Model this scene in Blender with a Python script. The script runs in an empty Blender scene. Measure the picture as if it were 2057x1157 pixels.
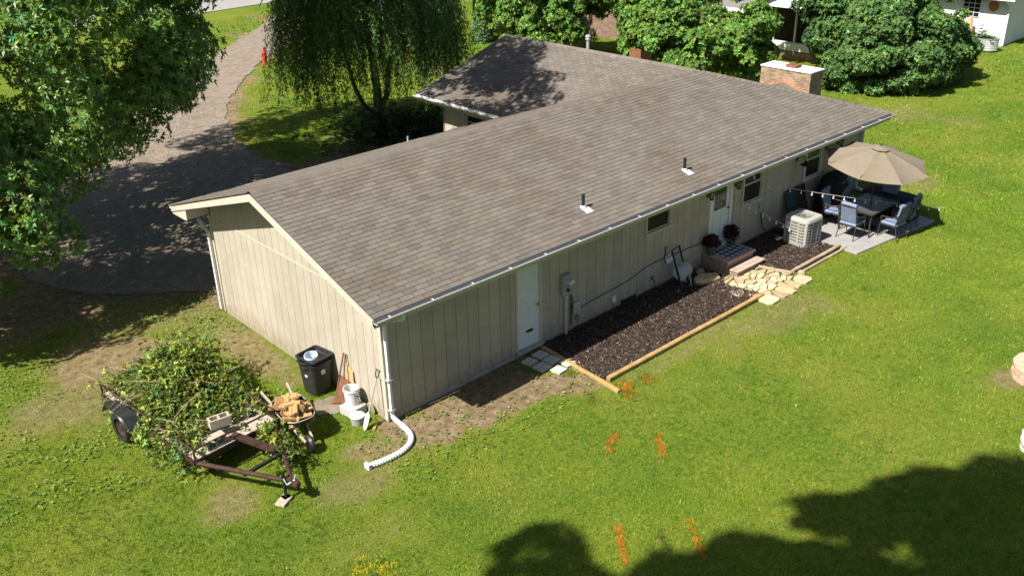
import bpy, bmesh, math, random
import numpy as np
from mathutils import Vector, Matrix

random.seed(7)
RNG = np.random.default_rng(7)
SC = bpy.context.scene
COL = SC.collection
R = math.radians

# ------------------------------------------------------------------ camera
cam_d = bpy.data.cameras.new('camera')
cam = bpy.data.objects.new('camera', cam_d)
COL.objects.link(cam)
YAW, PITCH, ROLL = 0.8363, 0.4459, -0.0248
_d = Vector((math.cos(YAW) * math.cos(PITCH), math.sin(YAW) * math.cos(PITCH), -math.sin(PITCH)))
_r = Vector((math.sin(YAW), -math.cos(YAW), 0))
_u = _r.cross(_d)
_c, _s = math.cos(ROLL), math.sin(ROLL)
_x = _c * _r + _s * _u
_y = -_s * _r + _c * _u
cam.matrix_world = Matrix(((_x.x, _y.x, -_d.x, -8.8761), (_x.y, _y.y, -_d.y, -13.6654), (_x.z, _y.z, -_d.z, 10.6555), (0, 0, 0, 1)))
cam_d.sensor_width = 36
cam_d.lens = 1886.9 / 2057 * 36
cam_d.clip_end = 1000
SC.camera = cam

# ------------------------------------------------------------------ sky, sun, exposure
SUN_DIR = Vector((0.6367, -0.022, -0.771)).normalized()      # the way the light travels
world = bpy.data.worlds.new('World')
SC.world = world
world.use_nodes = True
wn = world.node_tree.nodes
wl = world.node_tree.links
sky = wn.new('ShaderNodeTexSky')
sky.sky_type = 'NISHITA'
sky.sun_disc = False
sky.sun_elevation = math.asin(-SUN_DIR.z)
sky.sun_rotation = math.atan2(-SUN_DIR.x, -SUN_DIR.y)
sky.air_density = 1.0
sky.dust_density = 1.5
sky.ozone_density = 1.0
wl.new(sky.outputs[0], wn['Background'].inputs[0])
wn['Background'].inputs[1].default_value = 0.05
sun_d = bpy.data.lights.new('sun', 'SUN')
sun_d.energy = 5.0
sun_d.angle = R(0.53)
sun_d.color = (1.0, 0.95, 0.86)
sun = bpy.data.objects.new('sun', sun_d)
sun.rotation_euler = SUN_DIR.to_track_quat('-Z', 'Y').to_euler()
sun.location = (-20, 0, 30)
COL.objects.link(sun)
SC.view_settings.view_transform = 'Standard'
SC.view_settings.look = 'None'
SC.view_settings.gamma = 1
SC.view_settings.exposure = 1.08
SC.cycles.max_bounces = 6
SC.cycles.diffuse_bounces = 3
SC.cycles.transparent_max_bounces = 6


# ------------------------------------------------------------------ helpers
def G(x):
    return 0.0155 * max(0.0, x)


def material(name, base, rough=0.7, var=0.18, scale=6.0, bump=0.15, bscale=60.0, metal=0.0, spec=0.3, col=False, hue=None, detail=6.0, world_pos=False, fine=0.0):
    """Principled surface: base colour mottled by noise, fine relief, optional colour attribute."""
    m = bpy.data.materials.new(name)
    m.use_nodes = True
    t = m.node_tree
    b = t.nodes['Principled BSDF']
    b.inputs['Roughness'].default_value = rough
    b.inputs['Metallic'].default_value = metal
    b.inputs['Specular IOR Level'].default_value = spec
    tc = t.nodes.new('ShaderNodeTexCoord')
    if world_pos:
        g = t.nodes.new('ShaderNodeNewGeometry')
        src = g.outputs['Position']
    else:
        src = tc.outputs['Object']
    n = t.nodes.new('ShaderNodeTexNoise')
    n.inputs['Scale'].default_value = scale
    n.inputs['Detail'].default_value = detail
    n.inputs['Roughness'].default_value = 0.65
    t.links.new(src, n.inputs['Vector'])
    ramp = t.nodes.new('ShaderNodeValToRGB')
    c0 = [c * (1 - var) for c in base]
    c1 = [min(1, c * (1 + var)) for c in base] if hue is None else hue
    ramp.color_ramp.elements[0].position = 0.3
    ramp.color_ramp.elements[1].position = 0.7
    ramp.color_ramp.elements[0].color = (*c0, 1)
    ramp.color_ramp.elements[1].color = (*c1, 1)
    t.links.new(n.outputs['Fac'], ramp.inputs[0])
    out = ramp.outputs[0]
    if col:
        a = t.nodes.new('ShaderNodeAttribute')
        a.attribute_name = 'Col'
        mx = t.nodes.new('ShaderNodeMix')
        mx.data_type = 'RGBA'
        mx.blend_type = 'MULTIPLY'
        mx.inputs[0].default_value = 1
        t.links.new(out, mx.inputs[6])
        t.links.new(a.outputs['Color'], mx.inputs[7])
        out = mx.outputs[2]
    t.links.new(out, b.inputs['Base Color'])
    if bump:
        n2 = t.nodes.new('ShaderNodeTexNoise')
        n2.inputs['Scale'].default_value = bscale
        n2.inputs['Detail'].default_value = 4
        t.links.new(src, n2.inputs['Vector'])
        bp = t.nodes.new('ShaderNodeBump')
        bp.inputs['Strength'].default_value = bump
        bp.inputs['Distance'].default_value = 0.02
        t.links.new(n2.outputs['Fac'], bp.inputs['Height'])
        t.links.new(bp.outputs[0], b.inputs['Normal'])
    return m


def leaf_material(name, tint=(1, 1, 1), rough=0.42, trans=0.28, spec=0.45):
    m = bpy.data.materials.new(name)
    m.use_nodes = True
    t = m.node_tree
    b = t.nodes['Principled BSDF']
    b.inputs['Roughness'].default_value = rough
    b.inputs['Specular IOR Level'].default_value = spec
    a = t.nodes.new('ShaderNodeAttribute')
    a.attribute_name = 'Col'
    mx = t.nodes.new('ShaderNodeMix')
    mx.data_type = 'RGBA'
    mx.blend_type = 'MULTIPLY'
    mx.inputs[0].default_value = 1
    mx.inputs[7].default_value = (*tint, 1)
    t.links.new(a.outputs['Color'], mx.inputs[6])
    t.links.new(mx.outputs[2], b.inputs['Base Color'])
    tr = t.nodes.new('ShaderNodeBsdfTranslucent')
    br = t.nodes.new('ShaderNodeMix')
    br.data_type = 'RGBA'
    br.blend_type = 'MULTIPLY'
    br.inputs[0].default_value = 1
    br.inputs[7].default_value = (1.5, 1.35, 0.6, 1)
    t.links.new(mx.outputs[2], br.inputs[6])
    t.links.new(br.outputs[2], tr.inputs[0])
    ms = t.nodes.new('ShaderNodeMixShader')
    ms.inputs[0].default_value = trans
    t.links.new(b.outputs[0], ms.inputs[1])
    t.links.new(tr.outputs[0], ms.inputs[2])
    t.links.new(ms.outputs[0], t.nodes['Material Output'].inputs[0])
    return m


def glass_material(name, base=(0.02, 0.025, 0.025), rough=0.03, alpha=0.5):
    m = bpy.data.materials.new(name)
    m.use_nodes = True
    t = m.node_tree
    b = t.nodes['Principled BSDF']
    b.inputs['Base Color'].default_value = (*base, 1)
    b.inputs['Roughness'].default_value = rough
    b.inputs['Specular IOR Level'].default_value = 0.8
    b.inputs['IOR'].default_value = 1.6
    b.inputs['Alpha'].default_value = alpha
    return m


class MB:
    """Collects boxes, tubes, lathes and prisms; build() links them as ONE mesh object."""

    def __init__(self):
        self.v, self.f, self.c = [], [], []
        self.cur = (1, 1, 1)

    def add(self, vs, fs):
        o = len(self.v)
        self.v += [tuple(v) for v in vs]
        for f in fs:
            self.f.append([i + o for i in f])
            self.c.append(self.cur)
        return self

    def box(self, c, s, rot=None):
        M = rot if rot is not None else Matrix.Identity(3)
        vs = []
        for dz in (-.5, .5):
            for dx, dy in ((-.5, -.5), (.5, -.5), (.5, .5), (-.5, .5)):
                vs.append(Vector(c) + M @ Vector((dx * s[0], dy * s[1], dz * s[2])))
        return self.add(vs, [(3, 2, 1, 0), (4, 5, 6, 7), (0, 1, 5, 4), (1, 2, 6, 5), (2, 3, 7, 6), (3, 0, 4, 7)])

    def bx(self, x0, x1, y0, y1, z0, z1):
        return self.box(((x0 + x1) / 2, (y0 + y1) / 2, (z0 + z1) / 2), (abs(x1 - x0), abs(y1 - y0), abs(z1 - z0)))

    def bar(self, a, b, w, h, up=(0, 0, 1)):
        a, b = Vector(a), Vector(b)
        z = (b - a)
        L = z.length
        z = z / L
        u = Vector(up)
        if abs(z.dot(u)) > 0.98:
            u = Vector((1, 0, 0))
        x = u.cross(z).normalized()
        y = z.cross(x)
        M = Matrix((x, y, z)).transposed()
        return self.box((a + b) / 2, (w, h, L), M)

    def tube(self, pts, r, n=8, cap=True):
        pts = [Vector(p) for p in pts]
        rs = r if isinstance(r, (list, tuple)) else [r] * len(pts)
        vs, fs = [], []
        px = None
        for i, p in enumerate(pts):
            a = pts[max(i - 1, 0)]
            b = pts[min(i + 1, len(pts) - 1)]
            z = (b - a).normalized()
            if px is None:
                u = Vector((0, 0, 1)) if abs(z.z) < .9 else Vector((1, 0, 0))
                px = u.cross(z).normalized()
            else:
                px = (px - z * px.dot(z)).normalized()
            py = z.cross(px)
            for k in range(n):
                t = 2 * math.pi * k / n
                vs.append(p + (px * math.cos(t) + py * math.sin(t)) * rs[i])
        for i in range(len(pts) - 1):
            for k in range(n):
                a, b = i * n + k, i * n + (k + 1) % n
                fs.append((a, b, b + n, a + n))
        if cap:
            fs.append(tuple(range(n))[::-1])
            fs.append(tuple(range((len(pts) - 1) * n, len(pts) * n)))
        return self.add(vs, fs)

    def lathe(self, prof, c=(0, 0, 0), n=20, sx=1, sy=1, cap=True):
        vs, fs = [], []
        for r, z in prof:
            for k in range(n):
                t = 2 * math.pi * k / n
                vs.append((c[0] + r * sx * math.cos(t), c[1] + r * sy * math.sin(t), c[2] + z))
        for i in range(len(prof) - 1):
            for k in range(n):
                a, b = i * n + k, i * n + (k + 1) % n
                fs.append((a, b, b + n, a + n))
        if cap:
            fs.append(tuple(range(n))[::-1])
            fs.append(tuple(range((len(prof) - 1) * n, len(prof) * n)))
        return self.add(vs, fs)

    def loft(self, rings, cap=True):
        n = len(rings[0])
        vs = [v for r in rings for v in r]
        fs = []
        for i in range(len(rings) - 1):
            for k in range(n):
                a, b = i * n + k, i * n + (k + 1) % n
                fs.append((a, b, b + n, a + n))
        if cap:
            fs.append(tuple(range(n))[::-1])
            fs.append(tuple(range((len(rings) - 1) * n, len(rings) * n)))
        return self.add(vs, fs)

    def prism(self, poly, vec):
        """poly: 3D points in order; extruded by vec."""
        n = len(poly)
        v = Vector(vec)
        vs = [Vector(p) for p in poly] + [Vector(p) + v for p in poly]
        fs = [tuple(range(n))[::-1], tuple(range(n, 2 * n))]
        for k in range(n):
            fs.append((k, (k + 1) % n, n + (k + 1) % n, n + k))
        return self.add(vs, fs)

    def mesh(self, name, mat, smooth=False, fix=True, bevel=0):
        me = bpy.data.meshes.new(name)
        me.from_pydata(self.v, [], self.f)
        if any(c != (1, 1, 1) for c in self.c):
            at = me.color_attributes.new('Col', 'FLOAT_COLOR', 'CORNER')
            data = []
            for p, c in zip(me.polygons, self.c):
                data += [*c, 1] * p.loop_total
            at.data.foreach_set('color', data)
        if mat:
            me.materials.append(mat)
        if fix or bevel:
            bm = bmesh.new()
            bm.from_mesh(me)
            bmesh.ops.recalc_face_normals(bm, faces=bm.faces)
            if bevel:
                bmesh.ops.bevel(bm, geom=list(bm.edges), offset=bevel, segments=1, affect='EDGES', clamp_overlap=True)
            bm.to_mesh(me)
            bm.free()
        if smooth:
            for p in me.polygons:
                p.use_smooth = True
            me.set_sharp_from_angle(angle=R(38))
        return me

    def build(self, name, mat, parent=None, smooth=False, bevel=0, loc=None, rz=0):
        o = bpy.data.objects.new(name, self.mesh(name, mat, smooth, bevel=bevel))
        COL.objects.link(o)
        if parent:
            o.parent = parent
        if loc:
            o.location = loc
            o.rotation_euler = (0, 0, rz)
        return o


def inst(name, me, parent=None, loc=(0, 0, 0), rot=(0, 0, 0), scale=(1, 1, 1)):
    o = bpy.data.objects.new(name, me)
    COL.objects.link(o)
    o.parent = parent
    o.location, o.rotation_euler, o.scale = loc, rot, scale
    return o


def tag(o, label=None, cat=None, group=None, kind=None):
    if label:
        o['label'] = label
    if cat:
        o['category'] = cat
    if group:
        o['group'] = group
    if kind:
        o['kind'] = kind
    return o


def thing(name, label, cat, loc=(0, 0, 0), rz=0, group=None):
    o = bpy.data.objects.new(name, None)
    o.empty_display_size = 0.2
    COL.objects.link(o)
    o.location = loc
    o.rotation_euler = (0, 0, rz)
    return tag(o, label, cat, group)


def copy_tree(o, parent=None):
    c = o.copy()
    COL.objects.link(c)
    c.parent = parent
    for ch in o.children:
        copy_tree(ch, c)
    return c


def np_mesh(name, verts, nv_face, cols, mat, parent=None, smooth=False):
    """verts (F*nv,3) flat list of separate polygons with nv_face corners; cols (F,3)."""
    F = len(verts) // nv_face
    me = bpy.data.meshes.new(name)
    me.vertices.add(len(verts))
    me.vertices.foreach_set('co', np.ascontiguousarray(verts, dtype=np.float32).ravel())
    me.loops.add(len(verts))
    me.loops.foreach_set('vertex_index', np.arange(len(verts), dtype=np.int32))
    me.polygons.add(F)
    me.polygons.foreach_set('loop_start', np.arange(F, dtype=np.int32) * nv_face)
    me.update(calc_edges=True)
    at = me.color_attributes.new('Col', 'FLOAT_COLOR', 'POINT')
    c4 = np.ones((len(verts), 4), np.float32)
    c4[:, :3] = np.repeat(cols, nv_face, axis=0)
    at.data.foreach_set('color', c4.ravel())
    me.materials.append(mat)
    o = bpy.data.objects.new(name, me)
    COL.objects.link(o)
    if parent:
        o.parent = parent
    return o


def unit(a):
    return a / np.maximum(np.linalg.norm(a, axis=-1, keepdims=True), 1e-9)


def vnoise(x, y, s, seed=0):
    """smooth value noise on arrays, 0..1"""
    x = np.asarray(x, float) / s + 1000
    y = np.asarray(y, float) / s + 1000
    xi, yi = np.floor(x).astype(np.int64), np.floor(y).astype(np.int64)
    fx, fy = x - xi, y - yi
    fx = fx * fx * (3 - 2 * fx)
    fy = fy * fy * (3 - 2 * fy)

    def h(a, b):
        n = (a * 374761393 + b * 668265263 + seed * 1442695041) & 0x7fffffff
        n = ((n ^ (n >> 13)) * 1274126177) & 0x7fffffff
        return ((n ^ (n >> 16)) & 0xffff) / 65535.0
    return (h(xi, yi) * (1 - fx) + h(xi + 1, yi) * fx) * (1 - fy) + (h(xi, yi + 1) * (1 - fx) + h(xi + 1, yi + 1) * fx) * fy


def fbm(x, y, s, seed=0):
    return 0.55 * vnoise(x, y, s, seed) + 0.3 * vnoise(x, y, s / 2.3, seed + 5) + 0.15 * vnoise(x, y, s / 5.1, seed + 9)


# ------------------------------------------------------------------ materials
MAT = {}
MAT['siding'] = material('siding_paint', (0.372, 0.332, 0.268), 0.65, 0.10, 1.6, 0.12, 45, spec=0.25, world_pos=True)
def weather(m, amount=0.55, z_top=0.55):
    t = m.node_tree
    b = t.nodes['Principled BSDF']
    src = b.inputs['Base Color'].links[0].from_socket
    oi = t.nodes.new('ShaderNodeObjectInfo')
    mr = t.nodes.new('ShaderNodeMapRange')
    mr.inputs[3].default_value = 0.93
    mr.inputs[4].default_value = 1.05
    t.links.new(oi.outputs['Random'], mr.inputs[0])
    mu = t.nodes.new('ShaderNodeMix')
    mu.data_type = 'RGBA'
    mu.blend_type = 'MULTIPLY'
    mu.inputs[0].default_value = 1
    t.links.new(src, mu.inputs[6])
    t.links.new(mr.outputs[0], mu.inputs[7])
    g = t.nodes.new('ShaderNodeNewGeometry')
    sp = t.nodes.new('ShaderNodeSeparateXYZ')
    t.links.new(g.outputs['Position'], sp.inputs[0])
    n = t.nodes.new('ShaderNodeTexNoise')
    n.inputs['Scale'].default_value = 7
    n.inputs['Detail'].default_value = 8
    t.links.new(g.outputs['Position'], n.inputs['Vector'])
    ma = t.nodes.new('ShaderNodeMath')
    ma.operation = 'MULTIPLY_ADD'
    ma.inputs[1].default_value = -0.9
    t.links.new(n.outputs['Fac'], ma.inputs[0])
    t.links.new(sp.outputs[2], ma.inputs[2])
    r2 = t.nodes.new('ShaderNodeMapRange')
    r2.inputs[1].default_value = z_top - 0.45
    r2.inputs[2].default_value = z_top - 0.95
    r2.inputs[3].default_value = 0
    r2.inputs[4].default_value = amount
    t.links.new(ma.outputs[0], r2.inputs[0])
    m2 = t.nodes.new('ShaderNodeMix')
    m2.data_type = 'RGBA'
    m2.inputs[7].default_value = (0.20, 0.145, 0.085, 1)
    t.links.new(r2.outputs[0], m2.inputs[0])
    t.links.new(mu.outputs[2], m2.inputs[6])
    t.links.new(m2.outputs[2], b.inputs['Base Color'])


weather(MAT['siding'])
MAT['trim'] = material('trim_paint', (0.45, 0.415, 0.34), 0.55, 0.08, 4, 0.05, 40)
MAT['white'] = material('white_paint', (0.62, 0.63, 0.63), 0.45, 0.06, 5, 0.03, 50)
MAT['door'] = material('door_paint', (0.55, 0.60, 0.61), 0.45, 0.06, 4, 0.02, 40)
MAT['shingle'] = material('asphalt_shingle', (0.144, 0.131, 0.114), 0.92, 0.13, 2.0, 0.5, 260, spec=0.15, col=True, world_pos=True)
MAT['gutter_in'] = material('gutter_inside', (0.06, 0.055, 0.05), 0.8, 0.3, 8)
MAT['concrete'] = material('concrete', (0.255, 0.25, 0.24), 0.85, 0.12, 3, 0.15, 80)
MAT['paver'] = material('paver_concrete', (0.42, 0.40, 0.36), 0.9, 0.2, 6, 0.25, 70)
MAT['blockc'] = material('cinder_block', (0.36, 0.31, 0.24), 0.95, 0.2, 12, 0.4, 120)
MAT['stone'] = material('flagstone', (0.40, 0.32, 0.21), 0.85, 0.22, 7, 0.4, 30, col=True)
MAT['timber'] = material('landscape_timber', (0.33, 0.215, 0.085), 0.75, 0.28, 5, 0.25, 40)
MAT['timber_old'] = material('weathered_timber', (0.29, 0.23, 0.15), 0.85, 0.3, 5, 0.3, 40)
MAT['deck'] = material('weathered_deck', (0.36, 0.28, 0.23), 0.85, 0.25, 7, 0.25, 50)
MAT['deck_dark'] = material('weathered_deck_skirt', (0.24, 0.17, 0.13), 0.85, 0.25, 7, 0.25, 50)
MAT['black'] = material('black_metal', (0.018, 0.018, 0.019), 0.45, 0.3, 9, 0.05, 60)
MAT['blackplastic'] = material('black_plastic', (0.022, 0.023, 0.024), 0.42, 0.35, 6, 0.08, 30, spec=0.5)
MAT['blackcloth'] = material('black_cover', (0.012, 0.012, 0.013), 0.75, 0.5, 5, 0.7, 9)
MAT['rust'] = material('rusty_paint', (0.022, 0.018, 0.017), 0.7, 0.5, 9, 0.3, 60, hue=(0.075, 0.03, 0.022))
MAT['rustplate'] = material('rusted_steel', (0.16, 0.075, 0.04), 0.8, 0.4, 9, 0.3, 60)
MAT['cushion'] = material('blue_grey_cushion', (0.16, 0.20, 0.30), 0.9, 0.15, 8, 0.3, 70)
MAT['cushion_dark'] = material('charcoal_cushion', (0.045, 0.05, 0.065), 0.9, 0.2, 8, 0.3, 70)
MAT['tabletop'] = material('slate_table_top', (0.06, 0.062, 0.072), 0.35, 0.2, 25, 0.05, 60, spec=0.5)
MAT['bronze'] = material('bronze_metal', (0.06, 0.05, 0.042), 0.45, 0.3, 12, 0.05, 60, metal=0.4)
MAT['canvas'] = material('umbrella_canvas', (0.175, 0.145, 0.105), 0.9, 0.08, 6, 0.15, 120)
MAT['ac'] = material('ac_paint', (0.33, 0.325, 0.29), 0.5, 0.08, 6, 0.03, 50)
MAT['acdark'] = material('ac_coil', (0.17, 0.16, 0.14), 0.7, 0.3, 30, 0.4, 200)
MAT['galv'] = material('galvanised', (0.55, 0.57, 0.58), 0.4, 0.12, 10, 0.04, 60, metal=0.6)
MAT['grey'] = material('grey_metal', (0.30, 0.30, 0.27), 0.5, 0.12, 9, 0.05, 60)
MAT['wood_log'] = material('split_log', (0.36, 0.22, 0.09), 0.8, 0.3, 14, 0.3, 60)
MAT['wood_end'] = material('log_end', (0.17, 0.10, 0.055), 0.85, 0.4, 24, 0.3, 80)
MAT['plank'] = material('grey_plank', (0.34, 0.30, 0.24), 0.85, 0.25, 10, 0.3, 60)
MAT['steel'] = material('worn_steel', (0.36, 0.34, 0.30), 0.5, 0.3, 12, 0.1, 60, metal=0.5)
MAT['bucket'] = material('white_plastic', (0.58, 0.59, 0.6), 0.35, 0.08, 8, 0.02, 40)
MAT['pinkpaint'] = material('pink_paint', (0.55, 0.20, 0.26), 0.5, 0.3, 20)
MAT['clearbucket'] = material('pale_blue_plastic', (0.50, 0.57, 0.66), 0.3, 0.15, 9, 0.02, 40)
MAT['brick'] = None
MAT['copper'] = material('copper_flashing', (0.66, 0.34, 0.20), 0.4, 0.25, 12, 0.05, 60, metal=0.5)
MAT['red'] = material('hydrant_red', (0.42, 0.05, 0.03), 0.5, 0.2, 10)
MAT['bark'] = material('bark', (0.075, 0.058, 0.043), 0.95, 0.4, 9, 0.7, 25)
MAT['twig'] = material('twig', (0.24, 0.19, 0.11), 0.9, 0.3, 12)
MAT['mulch'] = material('mulch_chip', (0.047, 0.036, 0.029), 0.95, 0.45, 20, 0.3, 60, col=True)
MAT['mulch_base'] = material('mulch_soil', (0.02, 0.015, 0.012), 1.0, 0.4, 30, 0.8, 50)
MAT['terracotta'] = material('green_planter', (0.05, 0.09, 0.065), 0.6, 0.25, 9)
MAT['pinkblock'] = material('pink_concrete', (0.50, 0.33, 0.24), 0.9, 0.2, 8, 0.3, 60)
MAT['paint_orange'] = None
MAT['glass'] = glass_material('window_glass', (0.03, 0.035, 0.03), 0.02, 0.35)
MAT['screen'] = glass_material('screened_glass', (0.012, 0.013, 0.014), 0.3, 0.85)
for _m in ('screen',):
    _b = MAT[_m].node_tree.nodes['Principled BSDF']
    _b.inputs['Specular IOR Level'].default_value = 0.12
    _b.inputs['Roughness'].default_value = 0.5
    _b.inputs['Alpha'].default_value = 0.95
MAT['foundation'] = material('foundation', (0.30, 0.28, 0.24), 0.9, 0.2, 5, 0.2, 60)
MAT['vinyl'] = material('white_siding', (0.62, 0.62, 0.61), 0.5, 0.04, 5, 0.02, 40)
MAT['greyroof'] = material('grey_roof', (0.16, 0.15, 0.15), 0.95, 0.2, 14, 0.4, 90)
MAT['hose'] = material('pale_hose', (0.42, 0.47, 0.46), 0.5, 0.12, 9)
MAT['greenplastic'] = material('dark_green_plastic', (0.012, 0.035, 0.033), 0.45, 0.3, 9)
MAT['brass'] = material('brass', (0.45, 0.27, 0.07), 0.35, 0.2, 9, metal=0.8)
MAT['interior'] = material('interior_plaster', (0.22, 0.2, 0.18), 0.9, 0.1, 4)
MAT['trunk_ivy'] = leaf_material('ivy_leaf', rough=0.5)
for k in ('oak', 'willow', 'maple', 'shrub', 'grass', 'brush', 'coleus', 'weed'):
    MAT[k] = leaf_material(k + '_leaf', rough=0.42 if k in ('oak',) else 0.6, trans={'grass': 0.2, 'oak': 0.4}.get(k, 0.28), spec=0.45 if k == 'oak' else 0.25)


def brick_material(name, c1, c2, mortar, scale=1.0):
    m = bpy.data.materials.new(name)
    m.use_nodes = True
    t = m.node_tree
    b = t.nodes['Principled BSDF']
    b.inputs['Roughness'].default_value = 0.9
    tc = t.nodes.new('ShaderNodeTexCoord')
    sep = t.nodes.new('ShaderNodeSeparateXYZ')
    t.links.new(tc.outputs['Object'], sep.inputs[0])
    ad = t.nodes.new('ShaderNodeMath')
    t.links.new(sep.outputs[0], ad.inputs[0])
    t.links.new(sep.outputs[1], ad.inputs[1])
    cb = t.nodes.new('ShaderNodeCombineXYZ')
    t.links.new(ad.outputs[0], cb.inputs[0])
    t.links.new(sep.outputs[2], cb.inputs[1])
    br = t.nodes.new('ShaderNodeTexBrick')
    br.inputs['Scale'].default_value = 1.0
    br.inputs['Brick Width'].default_value = 0.21 * scale
    br.inputs['Row Height'].default_value = 0.072 * scale
    br.inputs['Mortar Size'].default_value = 0.009
    br.inputs['Color1'].default_value = (*c1, 1)
    br.inputs['Color2'].default_value = (*c2, 1)
    br.inputs['Mortar'].default_value = (*mortar, 1)
    br.inputs['Bias'].default_value = -0.2
    t.links.new(cb.outputs[0], br.inputs['Vector'])
    n = t.nodes.new('ShaderNodeTexNoise')
    n.inputs['Scale'].default_value = 5
    t.links.new(tc.outputs['Object'], n.inputs['Vector'])
    mx = t.nodes.new('ShaderNodeMix')
    mx.data_type = 'RGBA'
    mx.blend_type = 'OVERLAY'
    mx.inputs[0].default_value = 0.5
    t.links.new(br.outputs['Color'], mx.inputs[6])
    t.links.new(n.outputs['Fac'], mx.inputs[7])
    t.links.new(mx.outputs[2], b.inputs['Base Color'])
    bp = t.nodes.new('ShaderNodeBump')
    bp.inputs['Strength'].default_value = 0.5
    bp.inputs['Distance'].default_value = 0.01
    bp.invert = True
    t.links.new(br.outputs['Fac'], bp.inputs['Height'])
    t.links.new(bp.outputs[0], b.inputs['Normal'])
    return m


MAT['brick'] = brick_material('chimney_brick', (0.30, 0.20, 0.115), (0.12, 0.075, 0.05), (0.25, 0.21, 0.16))
MAT['brick_dark'] = brick_material('dark_brick', (0.22, 0.12, 0.08), (0.10, 0.06, 0.045), (0.22, 0.19, 0.16))


def checker_material(name, c1, c2, c3, s):
    m = bpy.data.materials.new(name)
    m.use_nodes = True
    t = m.node_tree
    b = t.nodes['Principled BSDF']
    b.inputs['Roughness'].default_value = 0.95
    tc = t.nodes.new('ShaderNodeTexCoord')
    sep = t.nodes.new('ShaderNodeSeparateXYZ')
    t.links.new(tc.outputs['Object'], sep.inputs[0])
    outs = []
    for i in (0, 1):
        mu = t.nodes.new('ShaderNodeMath')
        mu.operation = 'MULTIPLY'
        mu.inputs[1].default_value = 1 / s
        t.links.new(sep.outputs[i], mu.inputs[0])
        fr = t.nodes.new('ShaderNodeMath')
        fr.operation = 'FRACT'
        t.links.new(mu.outputs[0], fr.inputs[0])
        gt = t.nodes.new('ShaderNodeMath')
        gt.operation = 'GREATER_THAN'
        gt.inputs[1].default_value = 0.5
        t.links.new(fr.outputs[0], gt.inputs[0])
        outs.append(gt)
    ad = t.nodes.new('ShaderNodeMath')
    t.links.new(outs[0].outputs[0], ad.inputs[0])
    t.links.new(outs[1].outputs[0], ad.inputs[1])
    dv = t.nodes.new('ShaderNodeMath')
    dv.operation = 'MULTIPLY'
    dv.inputs[1].default_value = 0.5
    t.links.new(ad.outputs[0], dv.inputs[0])
    rp = t.nodes.new('ShaderNodeValToRGB')
    rp.color_ramp.interpolation = 'CONSTANT'
    e = rp.color_ramp.elements
    e[0].color = (*c1, 1)
    e[1].position = 0.9
    e[1].color = (*c3, 1)
    k = e.new(0.4)
    k.color = (*c2, 1)
    t.links.new(dv.outputs[0], rp.inputs[0])
    t.links.new(rp.outputs[0], b.inputs['Base Color'])
    return m


MAT['rug'] = checker_material('buffalo_check', (0.014, 0.018, 0.026), (0.10, 0.115, 0.14), (0.40, 0.42, 0.44), 0.18)

# ------------------------------------------------------------------ ground
DRIVE = [(6.93, 14.6), (6.92, 17.0), (6.9, 19.3), (7.9, 21.9), (9.6, 25.5), (11.35, 28.1), (13.4, 30.4), (15.6, 32.9), (17.9, 35.1), (20.9, 37.8), (27, 44), (32, 48.5),
         (29, 50.5), (22.7, 43.94), (16.56, 38.1), (12.7, 34.6), (8.5, 30), (6.0, 27.5), (1.3, 23), (-2.5, 18.5), (-3.2, 14), (-2.6, 11.2), (-0.9, 9.3), (0.3, 8.6), (0.6, 7.1), (7.0, 7.1), (8.6, 9.5), (8.4, 12)]


def in_poly(x, y, poly):
    x, y = np.asarray(x), np.asarray(y)
    r = np.zeros(x.shape, bool)
    n = len(poly)
    for i in range(n):
        x0, y0 = poly[i]
        x1, y1 = poly[(i + 1) % n]
        c = ((y0 > y) != (y1 > y)) & (x < (x1 - x0) * (y - y0) / (y1 - y0 + 1e-12) + x0)
        r ^= c
    return r


def seg_dist(x, y, a, b):
    ax, ay = a
    bx, by = b
    dx, dy = bx - ax, by - ay
    t = np.clip(((x - ax) * dx + (y - ay) * dy) / (dx * dx + dy * dy + 1e-9), 0, 1)
    return np.hypot(x - ax - t * dx, y - ay - t * dy)


def smooth(e0, e1, x):
    t = np.clip((x - e0) / (e1 - e0), 0, 1)
    return t * t * (3 - 2 * t)


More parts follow.
